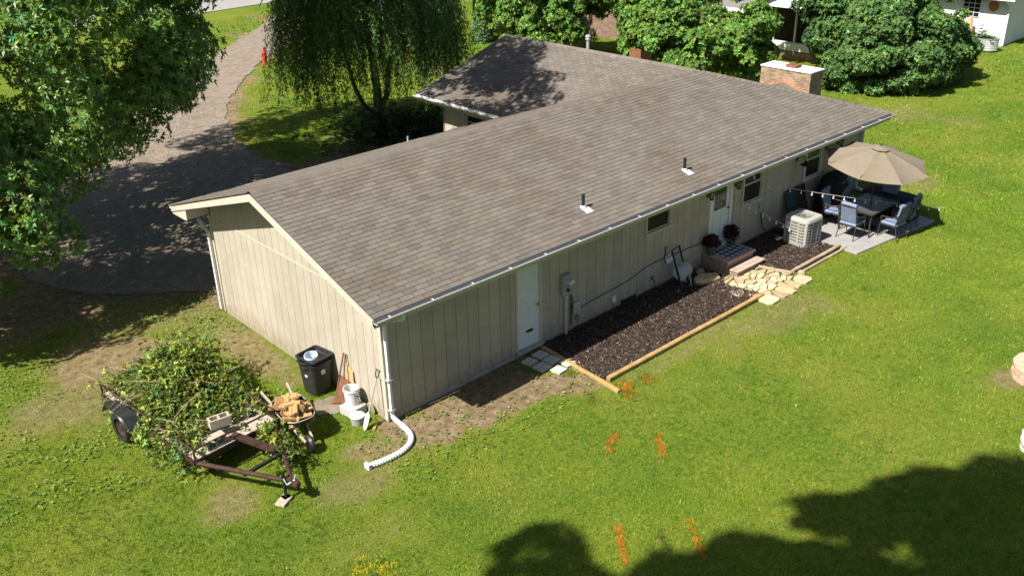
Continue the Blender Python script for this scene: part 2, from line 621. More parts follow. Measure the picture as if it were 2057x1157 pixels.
def dirt_mask(x, y):
    """0 = thick lawn, 1 = bare earth: the worn places round the house"""
    n = fbm(x, y, 1.3, 3) - 0.5
    n2 = fbm(x, y, 0.45, 31) - 0.5
    d = np.zeros_like(x)

    def blob(cx, cy, rx, ry, amp, soft=0.5):
        q = np.hypot((x - cx) / rx, (y - cy) / ry) + n * 0.9 + n2 * 0.5
        return amp * (1 - smooth(1 - soft, 1 + soft, q))
    d = np.maximum(d, blob(2.3, -0.75, 2.6, 0.85, 1.0, 0.35))       # under the rear eave
    d = np.maximum(d, blob(3.9, -1.25, 0.8, 0.9, 0.75))
    d = np.maximum(d, blob(0.4, -0.75, 1.0, 0.6, 0.75))
    d = np.maximum(d, blob(0.0, -0.35, 0.5, 0.55, 0.95))
    d = np.maximum(d, blob(-0.55, 4.4, 0.55, 2.4, 0.58))            # along the end wall
    d = np.maximum(d, blob(-2.9, 6.6, 1.6, 1.6, 0.64))               # behind the trailer
    d = np.maximum(d, blob(-1.5, 8.2, 2.0, 1.6, 0.5))
    d = np.maximum(d, blob(-4.6, 5.4, 1.4, 1.3, 0.5))
    d = np.maximum(d, blob(-3.6, -0.1, 0.6, 0.6, 0.5))
    d = np.maximum(d, blob(-1.5, -1.3, 0.9, 0.6, 0.45))
    d = np.maximum(d, blob(-0.8, -0.6, 0.6, 0.5, 0.6))
    d = np.maximum(d, blob(6.5, -2.45, 2.8, 0.3, 0.4))
    d = np.maximum(d, blob(10.6, -2.35, 0.9, 0.35, 0.6))
    d = np.maximum(d, blob(10.2, -8.1, 0.6, 0.5, 0.55))
    d = np.maximum(d, blob(-2.2, -2.7, 1.2, 0.6, 0.3))
    d = np.maximum(d, blob(10.6, 14.6, 3.0, 2.4, 0.9))              # under the willow
    d = np.maximum(d, blob(-4.5, 10.6, 3.8, 1.6, 0.8))              # under the oak
    d = np.maximum(d, blob(-9, 13, 5, 3, 0.9))
    d = np.maximum(d, blob(23, 13, 3, 6, 0.6))
    d = np.maximum(d, blob(14, -2.5, 0.6, 0.2, 0.25))
    dd = np.full_like(x, 99.0)
    for i in range(len(DRIVE)):
        dd = np.minimum(dd, seg_dist(x, y, DRIVE[i], DRIVE[(i + 1) % len(DRIVE)]))
    d = np.maximum(d, 0.8 * (1 - smooth(0.1, 0.75, dd + n * 0.9 + n2 * 0.5)))      # worn turf along the drive
    thin = smooth(0.56, 0.78, fbm(x, y, 3.4, 51)) * 0.42
    return np.clip(np.maximum(d, thin), 0, 1)


def axis(lo, f0, f1, hi, fine):
    a = list(np.arange(f0, f1, fine))
    s, v = fine, f0
    left = []
    while v > lo:
        s *= 1.18
        v -= s
        left.append(v)
    s, v = fine, a[-1]
    right = []
    while v < hi:
        s *= 1.18
        v += s
        right.append(v)
    return np.array(left[::-1] + a + right)


def gz(x):
    return 0.0155 * np.maximum(0, x)


xs, ys = axis(-160, -10, 21, 330, 0.16), axis(-160, -13, 20, 330, 0.16)
X, Y = np.meshgrid(xs, ys)
bumps = (fbm(X, Y, 2.2, 77) - 0.5) * 0.03
Z = gz(np.minimum(X, 60)) + bumps
verts = np.stack([X, Y, Z], -1).reshape(-1, 3)
nx, ny = len(xs), len(ys)
ii = (np.arange(ny - 1)[:, None] * nx + np.arange(nx - 1)[None]).ravel()
quads = np.stack([ii, ii + 1, ii + nx + 1, ii + nx], 1)
me = bpy.data.meshes.new('ground')
me.from_pydata(verts.tolist(), [], quads.tolist())
dm = dirt_mask(verts[:, 0], verts[:, 1])
at = me.attributes.new('dirt', 'FLOAT', 'POINT')
at.data.foreach_set('value', dm.astype(np.float32))
for p in me.polygons:
    p.use_smooth = True


def ground_material():
    m = bpy.data.materials.new('lawn_ground')
    m.use_nodes = True
    t = m.node_tree
    b = t.nodes['Principled BSDF']
    b.inputs['Roughness'].default_value = 0.95
    b.inputs['Specular IOR Level'].default_value = 0.1
    g = t.nodes.new('ShaderNodeNewGeometry')

    def noise(s, d=5):
        n = t.nodes.new('ShaderNodeTexNoise')
        n.inputs['Scale'].default_value = s
        n.inputs['Detail'].default_value = d
        n.inputs['Roughness'].default_value = 0.65
        t.links.new(g.outputs['Position'], n.inputs['Vector'])
        return n

    def ramp(n, stops):
        r = t.nodes.new('ShaderNodeValToRGB')
        e = r.color_ramp.elements
        e[0].position, e[0].color = stops[0][0], (*stops[0][1], 1)
        e[1].position, e[1].color = stops[-1][0], (*stops[-1][1], 1)
        for p, c in stops[1:-1]:
            k = e.new(p)
            k.color = (*c, 1)
        t.links.new(n, r.inputs[0])
        return r
    big = ramp(noise(0.35, 6).outputs['Fac'], [(0.3, (0.085, 0.15, 0.016)), (0.5, (0.14, 0.19, 0.02)), (0.7, (0.19, 0.21, 0.03))])
    fine = ramp(noise(26, 4).outputs['Fac'], [(0.3, (0.42, 0.45, 0.4)), (0.7, (1.25, 1.2, 1.2))])
    mx = t.nodes.new('ShaderNodeMix')
    mx.data_type = 'RGBA'
    mx.blend_type = 'MULTIPLY'
    mx.inputs[0].default_value = 1
    t.links.new(big.outputs[0], mx.inputs[6])
    t.links.new(fine.outputs[0], mx.inputs[7])
    soil = ramp(noise(5, 8).outputs['Fac'], [(0.3, (0.11, 0.075, 0.042)), (0.5, (0.2, 0.145, 0.085)), (0.72, (0.30, 0.235, 0.15))])
    a = t.nodes.new('ShaderNodeAttribute')
    a.attribute_name = 'dirt'
    nz = noise(14, 5)
    ad = t.nodes.new('ShaderNodeMath')
    ad.operation = 'ADD'
    t.links.new(a.outputs['Fac'], ad.inputs[0])
    t.links.new(nz.outputs['Fac'], ad.inputs[1])
    fr = t.nodes.new('ShaderNodeMapRange')
    fr.inputs[1].default_value = 0.78
    fr.inputs[2].default_value = 1.15
    t.links.new(ad.outputs[0], fr.inputs[0])
    m2 = t.nodes.new('ShaderNodeMix')
    m2.data_type = 'RGBA'
    t.links.new(fr.outputs[0], m2.inputs[0])
    t.links.new(mx.outputs[2], m2.inputs[6])
    t.links.new(soil.outputs[0], m2.inputs[7])
    t.links.new(m2.outputs[2], b.inputs['Base Color'])
    bp = t.nodes.new('ShaderNodeBump')
    bp.inputs['Strength'].default_value = 0.9
    bp.inputs['Distance'].default_value = 0.05
    t.links.new(noise(38, 5).outputs['Fac'], bp.inputs['Height'])
    t.links.new(bp.outputs[0], b.inputs['Normal'])
    return m


MAT['ground'] = ground_material()
me.materials.append(MAT['ground'])
ground = bpy.data.objects.new('ground', me)
COL.objects.link(ground)
tag(ground, 'wide mown green lawn with worn brown patches round the house', kind='structure')


def sheet(name, poly, mat, lift, step=0.5, kind='structure', wob=0.0, label=None):
    """a ground-following sheet cut as a grid clipped to a polygon with a ragged edge"""
    P = np.array(poly)
    x0, y0 = P.min(0) - step
    x1, y1 = P.max(0) + step
    gx, gy = np.arange(x0, x1, step), np.arange(y0, y1, step)
    A, B = np.meshgrid(gx, gy)
    wx = (fbm(A, B, 1.5, 11) - 0.5) * wob
    wy = (fbm(A, B, 1.5, 17) - 0.5) * wob
    ins = in_poly(A + wx, B + wy, poly)
    ZZ = gz(A) + (fbm(A, B, 2.2, 77) - 0.5) * 0.03 + lift
    w = len(gx)
    vs = np.stack([A, B, ZZ], -1).reshape(-1, 3)
    fs = []
    k = ins[:-1, :-1].astype(int) + ins[1:, :-1] + ins[:-1, 1:] + ins[1:, 1:]
    for j, i in zip(*np.nonzero(k >= 3)):
        a = j * w + i
        fs.append((a, a + 1, a + w + 1, a + w))
    mm = bpy.data.meshes.new(name)
    mm.from_pydata(vs.tolist(), [], fs)
    bm = bmesh.new()
    bm.from_mesh(mm)
    bmesh.ops.delete(bm, geom=[v for v in bm.verts if not v.link_faces], context='VERTS')
    bm.to_mesh(mm)
    bm.free()
    mm.materials.append(mat)
    o = bpy.data.objects.new(name, mm)
    COL.objects.link(o)
    return tag(o, label, kind=kind)


MAT['gravel'] = material('gravel', (0.19, 0.155, 0.12), 0.95, 0.3, 3.0, 0.45, 90, world_pos=True, detail=10)
MAT['stones'] = material('gravel_stone', (1, 1, 1), 0.95, 0.2, 20, 0.2, 60, col=True)
MAT['asphalt'] = material('pale_asphalt', (0.25, 0.24, 0.225), 0.95, 0.12, 3, 0.3, 60, world_pos=True)


def ragged_sheet(name, poly, mat, lift, label):
    pts = [Vector((x, y)) for x, y in poly]
    for _ in range(3):
        q = []
        for i in range(len(pts)):
            u, v = pts[i], pts[(i + 1) % len(pts)]
            q += [u.lerp(v, .25), u.lerp(v, .75)]
        pts = q
    den = []
    for i in range(len(pts)):
        u, v = pts[i], pts[(i + 1) % len(pts)]
        n = max(1, int((v - u).length / .15))
        den += [u.lerp(v, k / n) for k in range(n)]
    P = np.array([(p.x, p.y) for p in den])
    T = np.roll(P, -1, 0) - np.roll(P, 1, 0)
    N = unit(np.stack([T[:, 1], -T[:, 0]], 1))
    P = P + N * ((fbm(P[:, 0], P[:, 1], 1.1, 5) - .5) * .28 + (vnoise(P[:, 0], P[:, 1], .22, 6) - .5) * .2)[:, None]
    bm = bmesh.new()
    f = bm.faces.new([bm.verts.new((x, y, gz(x) + lift)) for x, y in P])
    if f.normal.z < 0 or True:
        bm.normal_update()
    r = bmesh.ops.triangulate(bm, faces=[f])
    bmesh.ops.recalc_face_normals(bm, faces=bm.faces)
    mm = bpy.data.meshes.new(name)
    bm.to_mesh(mm)
    bm.free()
    mm.materials.append(mat)
    o = bpy.data.objects.new(name, mm)
    COL.objects.link(o)
    return tag(o, label, kind='structure')


ragged_sheet('driveway', DRIVE, MAT['gravel'], 0.025, 'pale gravel driveway curving from the house to the road')
sheet('road', [(8, 51.5), (40, 46.5), (42, 52), (8, 57)], MAT['asphalt'], 0.035, 1.0, label='pale road crossing the top of the picture')

# ------------------------------------------------------------------ the house
W, L = 7.0153, 18.27
OH, OG = 0.7036, 0.586
ZE, ZR = 2.8507, 4.2182
XJ, YF = 14.4357, 12.1466
HW = W / 2 + OH
SL = (ZR - ZE) / HW
ANG = math.atan(SL)
YR = W / 2
TH = 0.16
house = thing('house', 'long low cream sided ranch house under a grey brown shingle roof', 'house')


def zroof(y):
    return ZE + (min(y, W - y) + OH) * SL


# door and window openings in the rear wall: (x0, x1, z0, z1)
DOOR1 = (3.60, 4.27, 0.233, 2.21)
DOOR2 = (10.60, 11.42, 0.62, 2.60)
WINS = [(7.98, 8.86, 1.80, 2.58), (12.05, 12.90, 1.46, 2.58), (15.15, 15.95, 1.42, 2.58)]
OPEN = [DOOR1, DOOR2] + WINS
ZB, ZT = 0.14, 2.66


def split(a, b, z0, z1, ops):
    """rectangles of [a,b]x[z0,z1] left over around the openings"""
    cut = sorted({a, b} | {e for o in ops for e in o[:2] if a < e < b})
    res = []
    for u, v in zip(cut, cut[1:]):
        m = (u + v) / 2
        iv = sorted((o[2], o[3]) for o in ops if o[0] < m < o[1])
        z = z0
        for p, q in iv:
            if p > z:
                res.append((u, v, z, min(p, z1)))
            z = max(z, q)
        if z < z1:
            res.append((u, v, z, z1))
    return res


# rear wall
wb = MB()
for u, v, p, q in split(0.0, L, -0.05, ZT + 0.25, OPEN):
    wb.bx(u, v, 0.012, 0.11, p, q)
rear = wb.build('rear_wall', MAT['siding'], house)
gx0, gs = 0.2, 0.3048
edges = [0.11] + [gx0 + 0.15 + gs * k for k in range(60) if gx0 + 0.15 + gs * k < L - 0.15] + [L - 0.1]
for a, b in zip(edges, edges[1:]):
    zb = ZB + 0.011 * a
    for u, v, p, q in split(a + 0.005, b - 0.005, zb, ZT, [(o[0] - 0.05, o[1] + 0.05, o[2] - 0.05, o[3] + 0.05) for o in OPEN]):
        if v - u > 0.02 and q - p > 0.03:
            MB().bx(u, v, -0.006, 0.011, p, q).build('siding_board', MAT['siding'], rear, bevel=0.003)
MB().bx(-0.02, 0.10, -0.022, 0.011, 0.05, ZT).build('corner_board', MAT['trim'], rear)
MB().bx(L - 0.1, L + 0.02, -0.022, 0.011, 0.2, ZT).build('corner_board', MAT['trim'], rear)
MB().bx(0.02, L - 0.02, 0.0, 0.05, -0.2, ZB + 0.02).build('foundation', MAT['foundation'], rear)

# end (gable) wall
gw = MB()
poly = [(0.012, 0.012, -0.05), (0.012, W, -0.05), (0.012, W, zroof(W) - 0.14), (0.012, YR, ZR - 0.14), (0.012, 0.012, zroof(0) - 0.14)]
gw.prism(poly, (0.1, 0, 0))
gable = gw.build('gable_wall', MAT['siding'], house)
ge = [0.10] + [0.1 + 0.2 + gs * k for k in range(30) if 0.3 + gs * k < W - 0.2] + [W - 0.09]
zsplit = 2.62
for a, b in zip(ge, ge[1:]):
    a2, b2 = a + 0.005, b - 0.005
    MB().bx(-0.006, 0.011, a2, b2, 0.1, zsplit).build('siding_board', MAT['siding'], gable, bevel=0.003)
    za, zb2 = zroof(a2) - 0.145, zroof(b2) - 0.145
    pts = [(0.011, a2, zsplit + 0.008), (0.011, b2, zsplit + 0.008), (0.011, b2, zb2)]
    if a2 < YR < b2:
        pts.append((0.011, YR, ZR - 0.145))
    pts.append((0.011, a2, za))
    if min(za, zb2) > zsplit + 0.03:
        MB().prism(pts, (-0.017, 0, 0)).build('siding_board', MAT['siding'], gable)
MB().bx(-0.022, 0.02, -0.02, 0.09, 0.05, ZT).build('corner_board', MAT['trim'], gable)
MB().bx(-0.022, 0.02, W - 0.08, W + 0.02, 0.05, ZT).build('corner_board', MAT['trim'], gable)
MB().bx(-0.016, -0.0065, 1.1, 5.9, zsplit - 0.01, zsplit + 0.014).build('drip_flashing', MAT['trim'], gable)

# front wall, far wall, wing walls
fw = MB()
fw.bx(0.02, XJ - HW + 0.6, W - 0.1, W, -0.1, ZT + 0.25)
fw.build('front_wall', MAT['siding'], house)
XW = XJ - HW + 0.68                       # wing west wall plane
YW = YF - 0.55
WOP = [(9.42, 10.3, 1.35, 2.35)]
ww = MB()
for u, v, p, q in split(W - 0.1, YW, -0.1, ZT + 0.2, WOP):
    ww.bx(XW, XW + 0.1, u, v, p, q)
wing_wall = ww.build('wing_wall', MAT['siding'], house)
MB().bx(XW - 0.06, XW - 0.001, W, YW + 0.05, -0.1, 1.35).build('brick_wainscot', MAT['brick_dark'], wing_wall)
MB().bx(XW - 0.09, XW - 0.001, 10.37, YW + 0.07, 1.351, 1.42).build('wainscot_ledge', MAT['trim'], wing_wall)
MB().bx(XW - 0.015, XW - 0.001, 10.4, 10.5, 1.42, 2.6).build('window_trim', MAT['trim'], wing_wall)
f2 = MB()
f2.bx(L - 0.1, L, 0.12, YW - 0.1, -0.1, ZT + 0.2)
f2.prism([(XW, YW, -0.1), (L, YW, -0.1), (L, YW, ZE + 0.1), (XJ, YW, ZR - 0.15), (XW, YW, ZE + 0.1)], (0, -0.1, 0))
f2.build('far_walls', MAT['siding'], house)
MB().bx(0.15, L - 0.15, 0.15, W - 0.15, 0.02, 0.28).build('floor', MAT['interior'], house)
MB().bx(0.15, L - 0.15, 2.6, 2.7, 0.28, 2.6).build('inner_wall', MAT['interior'], house)
MB().bx(0.13, L - 0.13, 0.13, W - 0.13, 2.72, 2.74).build('ceiling', MAT['interior'], house)


def window(op, wallp, kind, sashmat, casing, parent):
    x0, x1, z0, z1 = op
    w = MB()
    w.bx(x0 - 0.06, x1 + 0.06, -0.03, -0.007, z1, z1 + 0.06)
    w.bx(x0 - 0.06, x0, -0.03, -0.007, z0, z1)
    w.bx(x1, x1 + 0.06, -0.03, -0.007, z0, z1)
    win = w.build('window', casing, parent)
    MB().bx(x0 - 0.08, x1 + 0.08, -0.055, -0.007, z0 - 0.06, z0).build('sill', casing, win)
    f = MB()
    zm = z0 + (z1 - z0) * wallp
    for zz in ((z0, z0 + 0.04), (zm - 0.02, zm + 0.025), (z1 - 0.04, z1)):
        f.bx(x0, x1, 0.0, 0.05, *zz)
    f.bx(x0, x0 + 0.04, 0.002, 0.048, z0, z1)
    f.bx(x1 - 0.04, x1, 0.002, 0.048, z0, z1)
    f.build('sash', sashmat, win)
    MB().bx(x0 + 0.03, x1 - 0.03, 0.016, 0.022, z0 + 0.03, zm - 0.015).build('pane', MAT['screen'], win)
    MB().bx(x0 + 0.03, x1 - 0.03, 0.028, 0.034, zm + 0.02, z1 - 0.03).build('pane', MAT['glass'], win)
    if kind:
        MB().bx(x0, x1, 0.115, 0.13, zm + 0.1, z1).build('blind', MAT['interior'], win)
    return win


window(WINS[0], .60, 0, MAT['trim'], MAT['trim'], house)
window(WINS[1], .47, 0, MAT['trim'], MAT['trim'], house)
window(WINS[2], .48, 0, MAT['white'], MAT['white'], house)
# wing window (faces -x)
w = MB()
y0, y1, z0, z1 = WOP[0]
for a, b in ((y0, y0 + .05), (y1 - .05, y1)):
    w.bx(XW - 0.02, XW + .05, a, b, z0, z1)
for a, b in ((z0, z0 + .05), (1.83, 1.88), (2.08, 2.11), (z1 - .05, z1)):
    w.bx(XW - 0.018, XW + .048, y0, y1, a, b)
ww_ = w.build('window', MAT['trim'], house)
MB().bx(XW + .02, XW + .026, y0 + .04, y1 - .04, z0 + .04, z1 - .04).build('pane', MAT['screen'], ww_)

# garage side door
x0, x1, z0, z1 = DOOR1
d1 = MB().bx(x0 + .003, x1 - .003, 0.0, 0.045, z0, z1).build('door', MAT['door'], house)
c = MB()
c.bx(x0 - 0.055, x0, -0.028, 0.04, z0 - 0.1, z1)
c.bx(x1, x1 + 0.075, -0.028, 0.04, z0 - 0.1, z1)
c.bx(x0 - 0.055, x1 + 0.075, -0.028, 0.04, z1, z1 + 0.05)
c.build('frame', MAT['trim'], d1)
MB().lathe([(0.012, 0), (0.02, .012), (0.034, .03), (0.03, .055), (0.0, .062)], n=12).build('knob', MAT['brass'], d1).matrix_local = Matrix.Translation((x1 - .07, -0.001, z0 + .98)) @ Matrix.Rotation(R(90), 4, 'X')
MB().bx(x0 + .27, x0 + .46, -0.014, -0.001, z0 + .36, z0 + .42).build('letter_slot', MAT['black'], d1)
MB().bx(x0 - .055, x1 + .075, -0.07, 0.06, z0 - .09, z0 - .003).build('threshold', MAT['plank'], d1)
MB().bar((x0 - .07, -0.035, z1 + .1), (x1 + .22, -0.035, z1 + .14), 0.012, 0.025).build('rain_diverter', MAT['black'], d1)
# back door with glass
x0, x1, z0, z1 = DOOR2
d = MB()
for u, v, p, q in split(x0 + .003, x1 - .003, z0, z1, [(x0 + .14, x1 - .14, z0 + 1.0, z1 - .15)]):
    d.bx(u, v, 0.0, 0.045, p, q)
d2 = d.build('door', MAT['door'], house)
MB().bx(x0 + .13, x1 - .13, 0.018, 0.026, z0 + .99, z1 - .14).build('pane', MAT['glass'], d2)
c = MB()
c.bx(x0 - 0.07, x0, -0.03, 0.04, z0 - .05, z1)
c.bx(x1, x1 + 0.1, -0.03, 0.04, z0 - .05, z1)
c.build('frame', MAT['white'], d2)
for a, b in ((.12, .36), (.46, .7)):
    MB().bx(x0 + a, x0 + b, -0.012, -0.001, z0 + .15, z0 + .85).build('raised_panel', MAT['door'], d2, bevel=0.005)
MB().lathe([(0.012, 0), (0.02, .012), (0.03, .03), (0.026, .05), (0.0, .056)], n=12).build('knob', MAT['bronze'], d2).matrix_local = Matrix.Translation((x1 - .07, -0.001, z0 + .96)) @ Matrix.Rotation(R(90), 4, 'X')
MB().bx(x0 - .07, x1 + .1, -0.1, 0.05, z0 - .055, z0 - .003).build('threshold', MAT['door'], d2)

# ------------------------------------------------------------------ roof
rf = MB()


def slab(pts):
    """roof slab: top polygon and its underside"""
    rf.prism([(p[0], p[1], p[2] - 0.012) for p in pts], (0, 0, -0.10))


A0, A1 = -OG, XJ
slab([(A0, -OH, ZE), (XJ + HW, -OH, ZE), (XJ, YR, ZR), (A0, YR, ZR)])                       # rear slope with hip
slab([(A0, W + OH, ZE), (XJ - HW, W + OH, ZE), (XJ, YR, ZR), (A0, YR, ZR)])                 # front slope to valley
slab([(XJ - HW, W + OH, ZE), (XJ - HW, YF, ZE), (XJ, YF, ZR), (XJ, YR, ZR)])                # wing, west
slab([(XJ + HW, -OH, ZE), (XJ + HW, YF, ZE), (XJ, YF, ZR), (XJ, YR, ZR)])                   # wing, east
roof = rf.build('roof', MAT['shingle'], house)

EXP, TAB = 0.132, 0.305
TABW = TAB - 0.012


def tab_color(x, y, k):
    n = fbm(np.array([x]), np.array([y]), 2.2, 91 + k)[0]
    b = random.gauss(1.0, 0.065)
    br = max(0, n - 0.47) * 1.7 + (0.2 if random.random() < 0.08 else 0)
    br = min(br, 0.8)
    lo = 1 - 0.25 * br
    return (b * lo * 1.04, b * lo * (1 - 0.10 * br), b * lo * (1 - 0.20 * br))


def tab_mesh(w):
    # lower butt edge at y=0 (down slope), head at y=EXP+.03, z up from the slab
    hd = EXP + 0.02
    return ([(0, 0, 0), (w, 0, 0), (w, hd, -0.004), (0, hd, -0.004), (0, 0, 0.012), (w, 0, 0.012), (w, hd, 0.0005), (0, hd, 0.0005)],
            [(4, 5, 6, 7), (0, 1, 5, 4), (1, 2, 6, 5), (3, 0, 4, 7)])


COLS = [tuple(RNG.normal(1, .09) * np.array(c)) for c in ((1.03, 1, .98), (1.0, 1.0, 1.0), (.95, .96, .98), (1.06, .97, .9), (.96, .86, .78), (.9, .9, .9), (1.08, 1.05, 1.0), (.86, .8, .74), (1.02, .95, .88), (1.0, .9, .83))]
TABM = []
for c in COLS:
    q = MB()
    q.cur = c
    q.add(*tab_mesh(TABW))
    TABM.append(q.mesh('shingle', MAT['shingle']))

rest = {}


def shingle_slope(key, origin, u, v, up, length, u_lo, u_hi, picks):
    """u along the eave, v up the slope. u_lo/u_hi give the clip of each course. picks: how many stay single objects"""
    mb = rest.setdefault(key, MB())
    O, U, V, N = Vector(origin), Vector(u).normalized(), Vector(v).normalized(), Vector(up).normalized()
    Rm = Matrix((U, V, N)).transposed()
    rows = int(length / EXP)
    for j in range(rows):
        t = j * EXP
        a, b = u_lo(t), u_hi(t)
        off = (j % 2) * TAB / 2 + random.uniform(-.006, .006)
        k = math.floor((a - off) / TAB)
        x = off + k * TAB
        while x < b:
            s, e = max(x, a), min(x + TABW, b)
            if e - s > 0.02:
                P = O + U * s + V * t + N * (0.001 + random.uniform(0, .0015))
                whole = e - s > TABW - 1e-4
                if whole and picks and picks(s, j):
                    n = fbm(np.array([P.x]), np.array([P.y]), 2.2, 91)[0]
                    me_ = TABM[random.choice([4, 7, 9, 3] if n > .6 and random.random() < .6 else [0, 1, 2, 3, 5, 6, 8, 1, 0])]
                    o = bpy.data.objects.new('shingle', me_)
                    COL.objects.link(o)
                    o.parent = roof
                    o.matrix_local = Matrix.Translation(P) @ Rm.to_4x4()
                else:
                    vs, fs = tab_mesh(e - s)
                    mb.cur = tab_color(P.x, P.y, 0)
                    mb.add([P + Rm @ Vector(q) for q in vs], fs)
            x += TAB


SLEN = math.hypot(HW, ZR - ZE)
ca, sa = math.cos(ANG), math.sin(ANG)
# rear slope: origin at the near eave corner
shingle_slope('a', (-OG - .01, -OH - .02, ZE - .006), (1, 0, 0), (0, ca, sa), (0, -sa, ca), SLEN, lambda t: 0, lambda t: XJ + HW + OG - t * ca, lambda s, j: s < 4.6 and j < 22)
# wing west slope: eave runs along -y (so that u x v points up)
shingle_slope('a', (XJ - HW - .02, YF, ZE - .006), (0, -1, 0), (ca, 0, sa), (-sa, 0, ca), SLEN, lambda t: 0, lambda t: YF - (W + OH) + t * ca + .14, None)
shingle_slope('a', (XJ + HW + .02, -OH, ZE - .006), (0, 1, 0), (-ca, 0, sa), (sa, 0, ca), SLEN, lambda t: t * ca, lambda t: YF + OH, None)
shingle_slope('a', (XJ - HW, W + OH + .02, ZE - .006), (-1, 0, 0), (0, -ca, sa), (0, sa, ca), SLEN, lambda t: -t * ca, lambda t: XJ - HW + OG, None)
o = rest['a'].build('shingle_field', MAT['shingle'], roof)
tag(o, kind='stuff')


def caps(a, b, width, n1, n2):
    """overlapping cap shingles along a ridge from a to b; n1,n2: down-slope unit vectors to each side"""
    mb = MB()
    a, b = Vector(a), Vector(b)
    n = int((b - a).length / 0.15)
    dr = (b - a).normalized()
    for i in range(n):
        p = a + dr * (i * 0.15)
        q = a + dr * ((i + 1) * 0.15 + .02)
        k = random.gauss(1.0, .07)
        mb.cur = (k * 1.06, k, k * .96)
        h0, h1 = .023, .0215
        U = Vector((0, 0, 1))
        vs = []
        for P, h in ((p, h0), (q, h1)):
            vs += [P + Vector(n1) * width + U * (h - .05), P + Vector(n1) * width * .35 + U * (h + .004), P + U * (h + .008), P + Vector(n2) * width * .35 + U * (h + .004), P + Vector(n2) * width + U * (h - .05)]
        mb.add(vs, [(k2, k2 + 1, k2 + 6, k2 + 5) for k2 in range(4)])
    return mb


dn_r, dn_f = (0, -ca, -sa), (0, ca, -sa)
dn_w, dn_e = (-ca, 0, -sa), (ca, 0, -sa)
caps((-OG, YR, ZR), (XJ, YR, ZR), 0.2, dn_r, dn_f).build('ridge_cap', MAT['shingle'], roof)
caps((XJ, YF, ZR), (XJ, YR, ZR), 0.17, dn_w, dn_e).build('ridge_cap', MAT['shingle'], roof)
hv = Vector((1, -1, -SL)).normalized()
nn1 = (Vector((0, -1, -SL)).normalized() - hv * 0.4).normalized()
nn2 = (Vector((1, 0, -SL)).normalized() - hv * 0.4).normalized()
caps((XJ + HW, -OH, ZE), (XJ, YR, ZR), 0.15, (-.7, -.7, -.10), (.7, .7, -.10)).build('hip_cap', MAT['shingle'], roof)

# rake boards, soffits, gutters
rk = MB()
for s in (-1, 1):
    e = -OH if s < 0 else W + OH
    rk.prism([(-OG, e, ZE - .03), (-OG, YR, ZR - .03), (-OG, YR, ZR - .19), (-OG, e, ZE - .15)] if s < 0 else [(-OG, e, ZE - .03), (-OG, e, ZE - .15), (-OG, YR, ZR - .19), (-OG, YR, ZR - .03)], (-.025, 0, 0))
rk.build('rake_board', MAT['trim'], roof)
sf = MB()
sf.bx(-OG + .002, L + .3, -OH + .02, -0.025, ZT - .02, ZT)
sf.bx(-OG + .002, XW - .05, W + .025, W + OH - .02, ZT - .02, ZT)
sf.bx(XJ - HW + .02, XW - .02, W + .1, YF - .02, ZT - .02, ZT)
sf.build('soffit', MAT['siding'], roof)
fc = MB()
fc.bx(-OG, XJ + HW - .02, -OH, -OH + .02, ZT - .025, ZE - .07)
fc.bx(-OG, XJ - HW, W + OH - .02, W + OH, ZT - .025, ZE - .07)
fc.bx(XJ - HW, XJ - HW + .02, W + OH, YF, ZT - .025, ZE - .07)
fc.build('fascia', MAT['trim'], roof)
for y0_, y1_, zt in ((-OH, -0.02, None), (W + .02, W + OH, None)):   # boxed eave returns at the end wall
    rt = MB()
    if y0_ < 0:
        rt.prism([(-OG + .001, y0_, ZT), (-OG + .001, y1_ - .45, ZT), (-OG + .001, y1_ - .45, zroof(y1_ - .45) - .12), (-OG + .001, y0_, ZE - .12)], (.02, 0, 0))
    else:
        rt.prism([(-OG + .001, y0_ - .1, ZT), (-OG + .001, y1_, ZT), (-OG + .001, y1_, ZE - .12), (-OG + .001, y0_ - .1, zroof(y0_ - .1) - .12)], (.02, 0, 0))
        rt.bx(-OG + .022, -.02, y0_ - .1, y0_ - .08, ZT, 2.95)
        rt.bx(-OG + .022, -.02, y0_ - .1, y1_, ZT - .002, ZT + .018)
    rt.build('eave_return', MAT['trim'], roof)


def gutter(a, b, out):
    """open K-section gutter from a to b, opening away from the wall in direction out"""
    a, b, o = Vector(a), Vector(b), Vector(out)
    U = Vector((0, 0, 1))
    prof = [(0.004, 0.0), (0.004, -.075), (.1, -.075), (.122, -.045), (.122, -.012), (.136, -.012), (.136, -.022), (.126, -.022), (.126, -.048), (.104, -.081), (0.0, -.081), (0.0, 0.0)]
    m = MB()
    m.prism([a + o * x + U * z for x, z in prof], b - a)
    return m


g1 = gutter((-OG - .01, -OH - .012, ZE - .015), (XJ + HW + .02, -OH - .012, ZE - .015), (0, -1, 0)).build('gutter', MAT['white'], house)
gi = MB().bx(-OG, XJ + HW, -OH - .125, -OH - .018, ZE - .088, ZE - .055)  # dark strip filling the inside of the gutter
gi.build('gutter_fill', MAT['gutter_in'], g1)
hgm = MB().bx(0, .018, -OH - .146, -OH - .06, ZE - .026, ZE - .018).mesh('hanger', MAT['white'])
for k in range(19):
    inst('hanger', hgm, g1, (k * 1.0 - .3, 0, 0))
gutter((-OG - .01, W + OH + .012, ZE - .015), (XJ - HW, W + OH + .012, ZE - .015), (0, 1, 0)).build('gutter', MAT['trim'], house)
gutter((XJ - HW - .012, W + OH, ZE - .015), (XJ - HW - .012, YF, ZE - .015), (-1, 0, 0)).build('gutter', MAT['white'], house)


def downspout(pts, w=.075, h=.055, mat='white'):
    m = MB()
    for a, b in zip(pts, pts[1:]):
        m.bar(a, b, w, h)
    return m.build('downspout', MAT[mat], house)


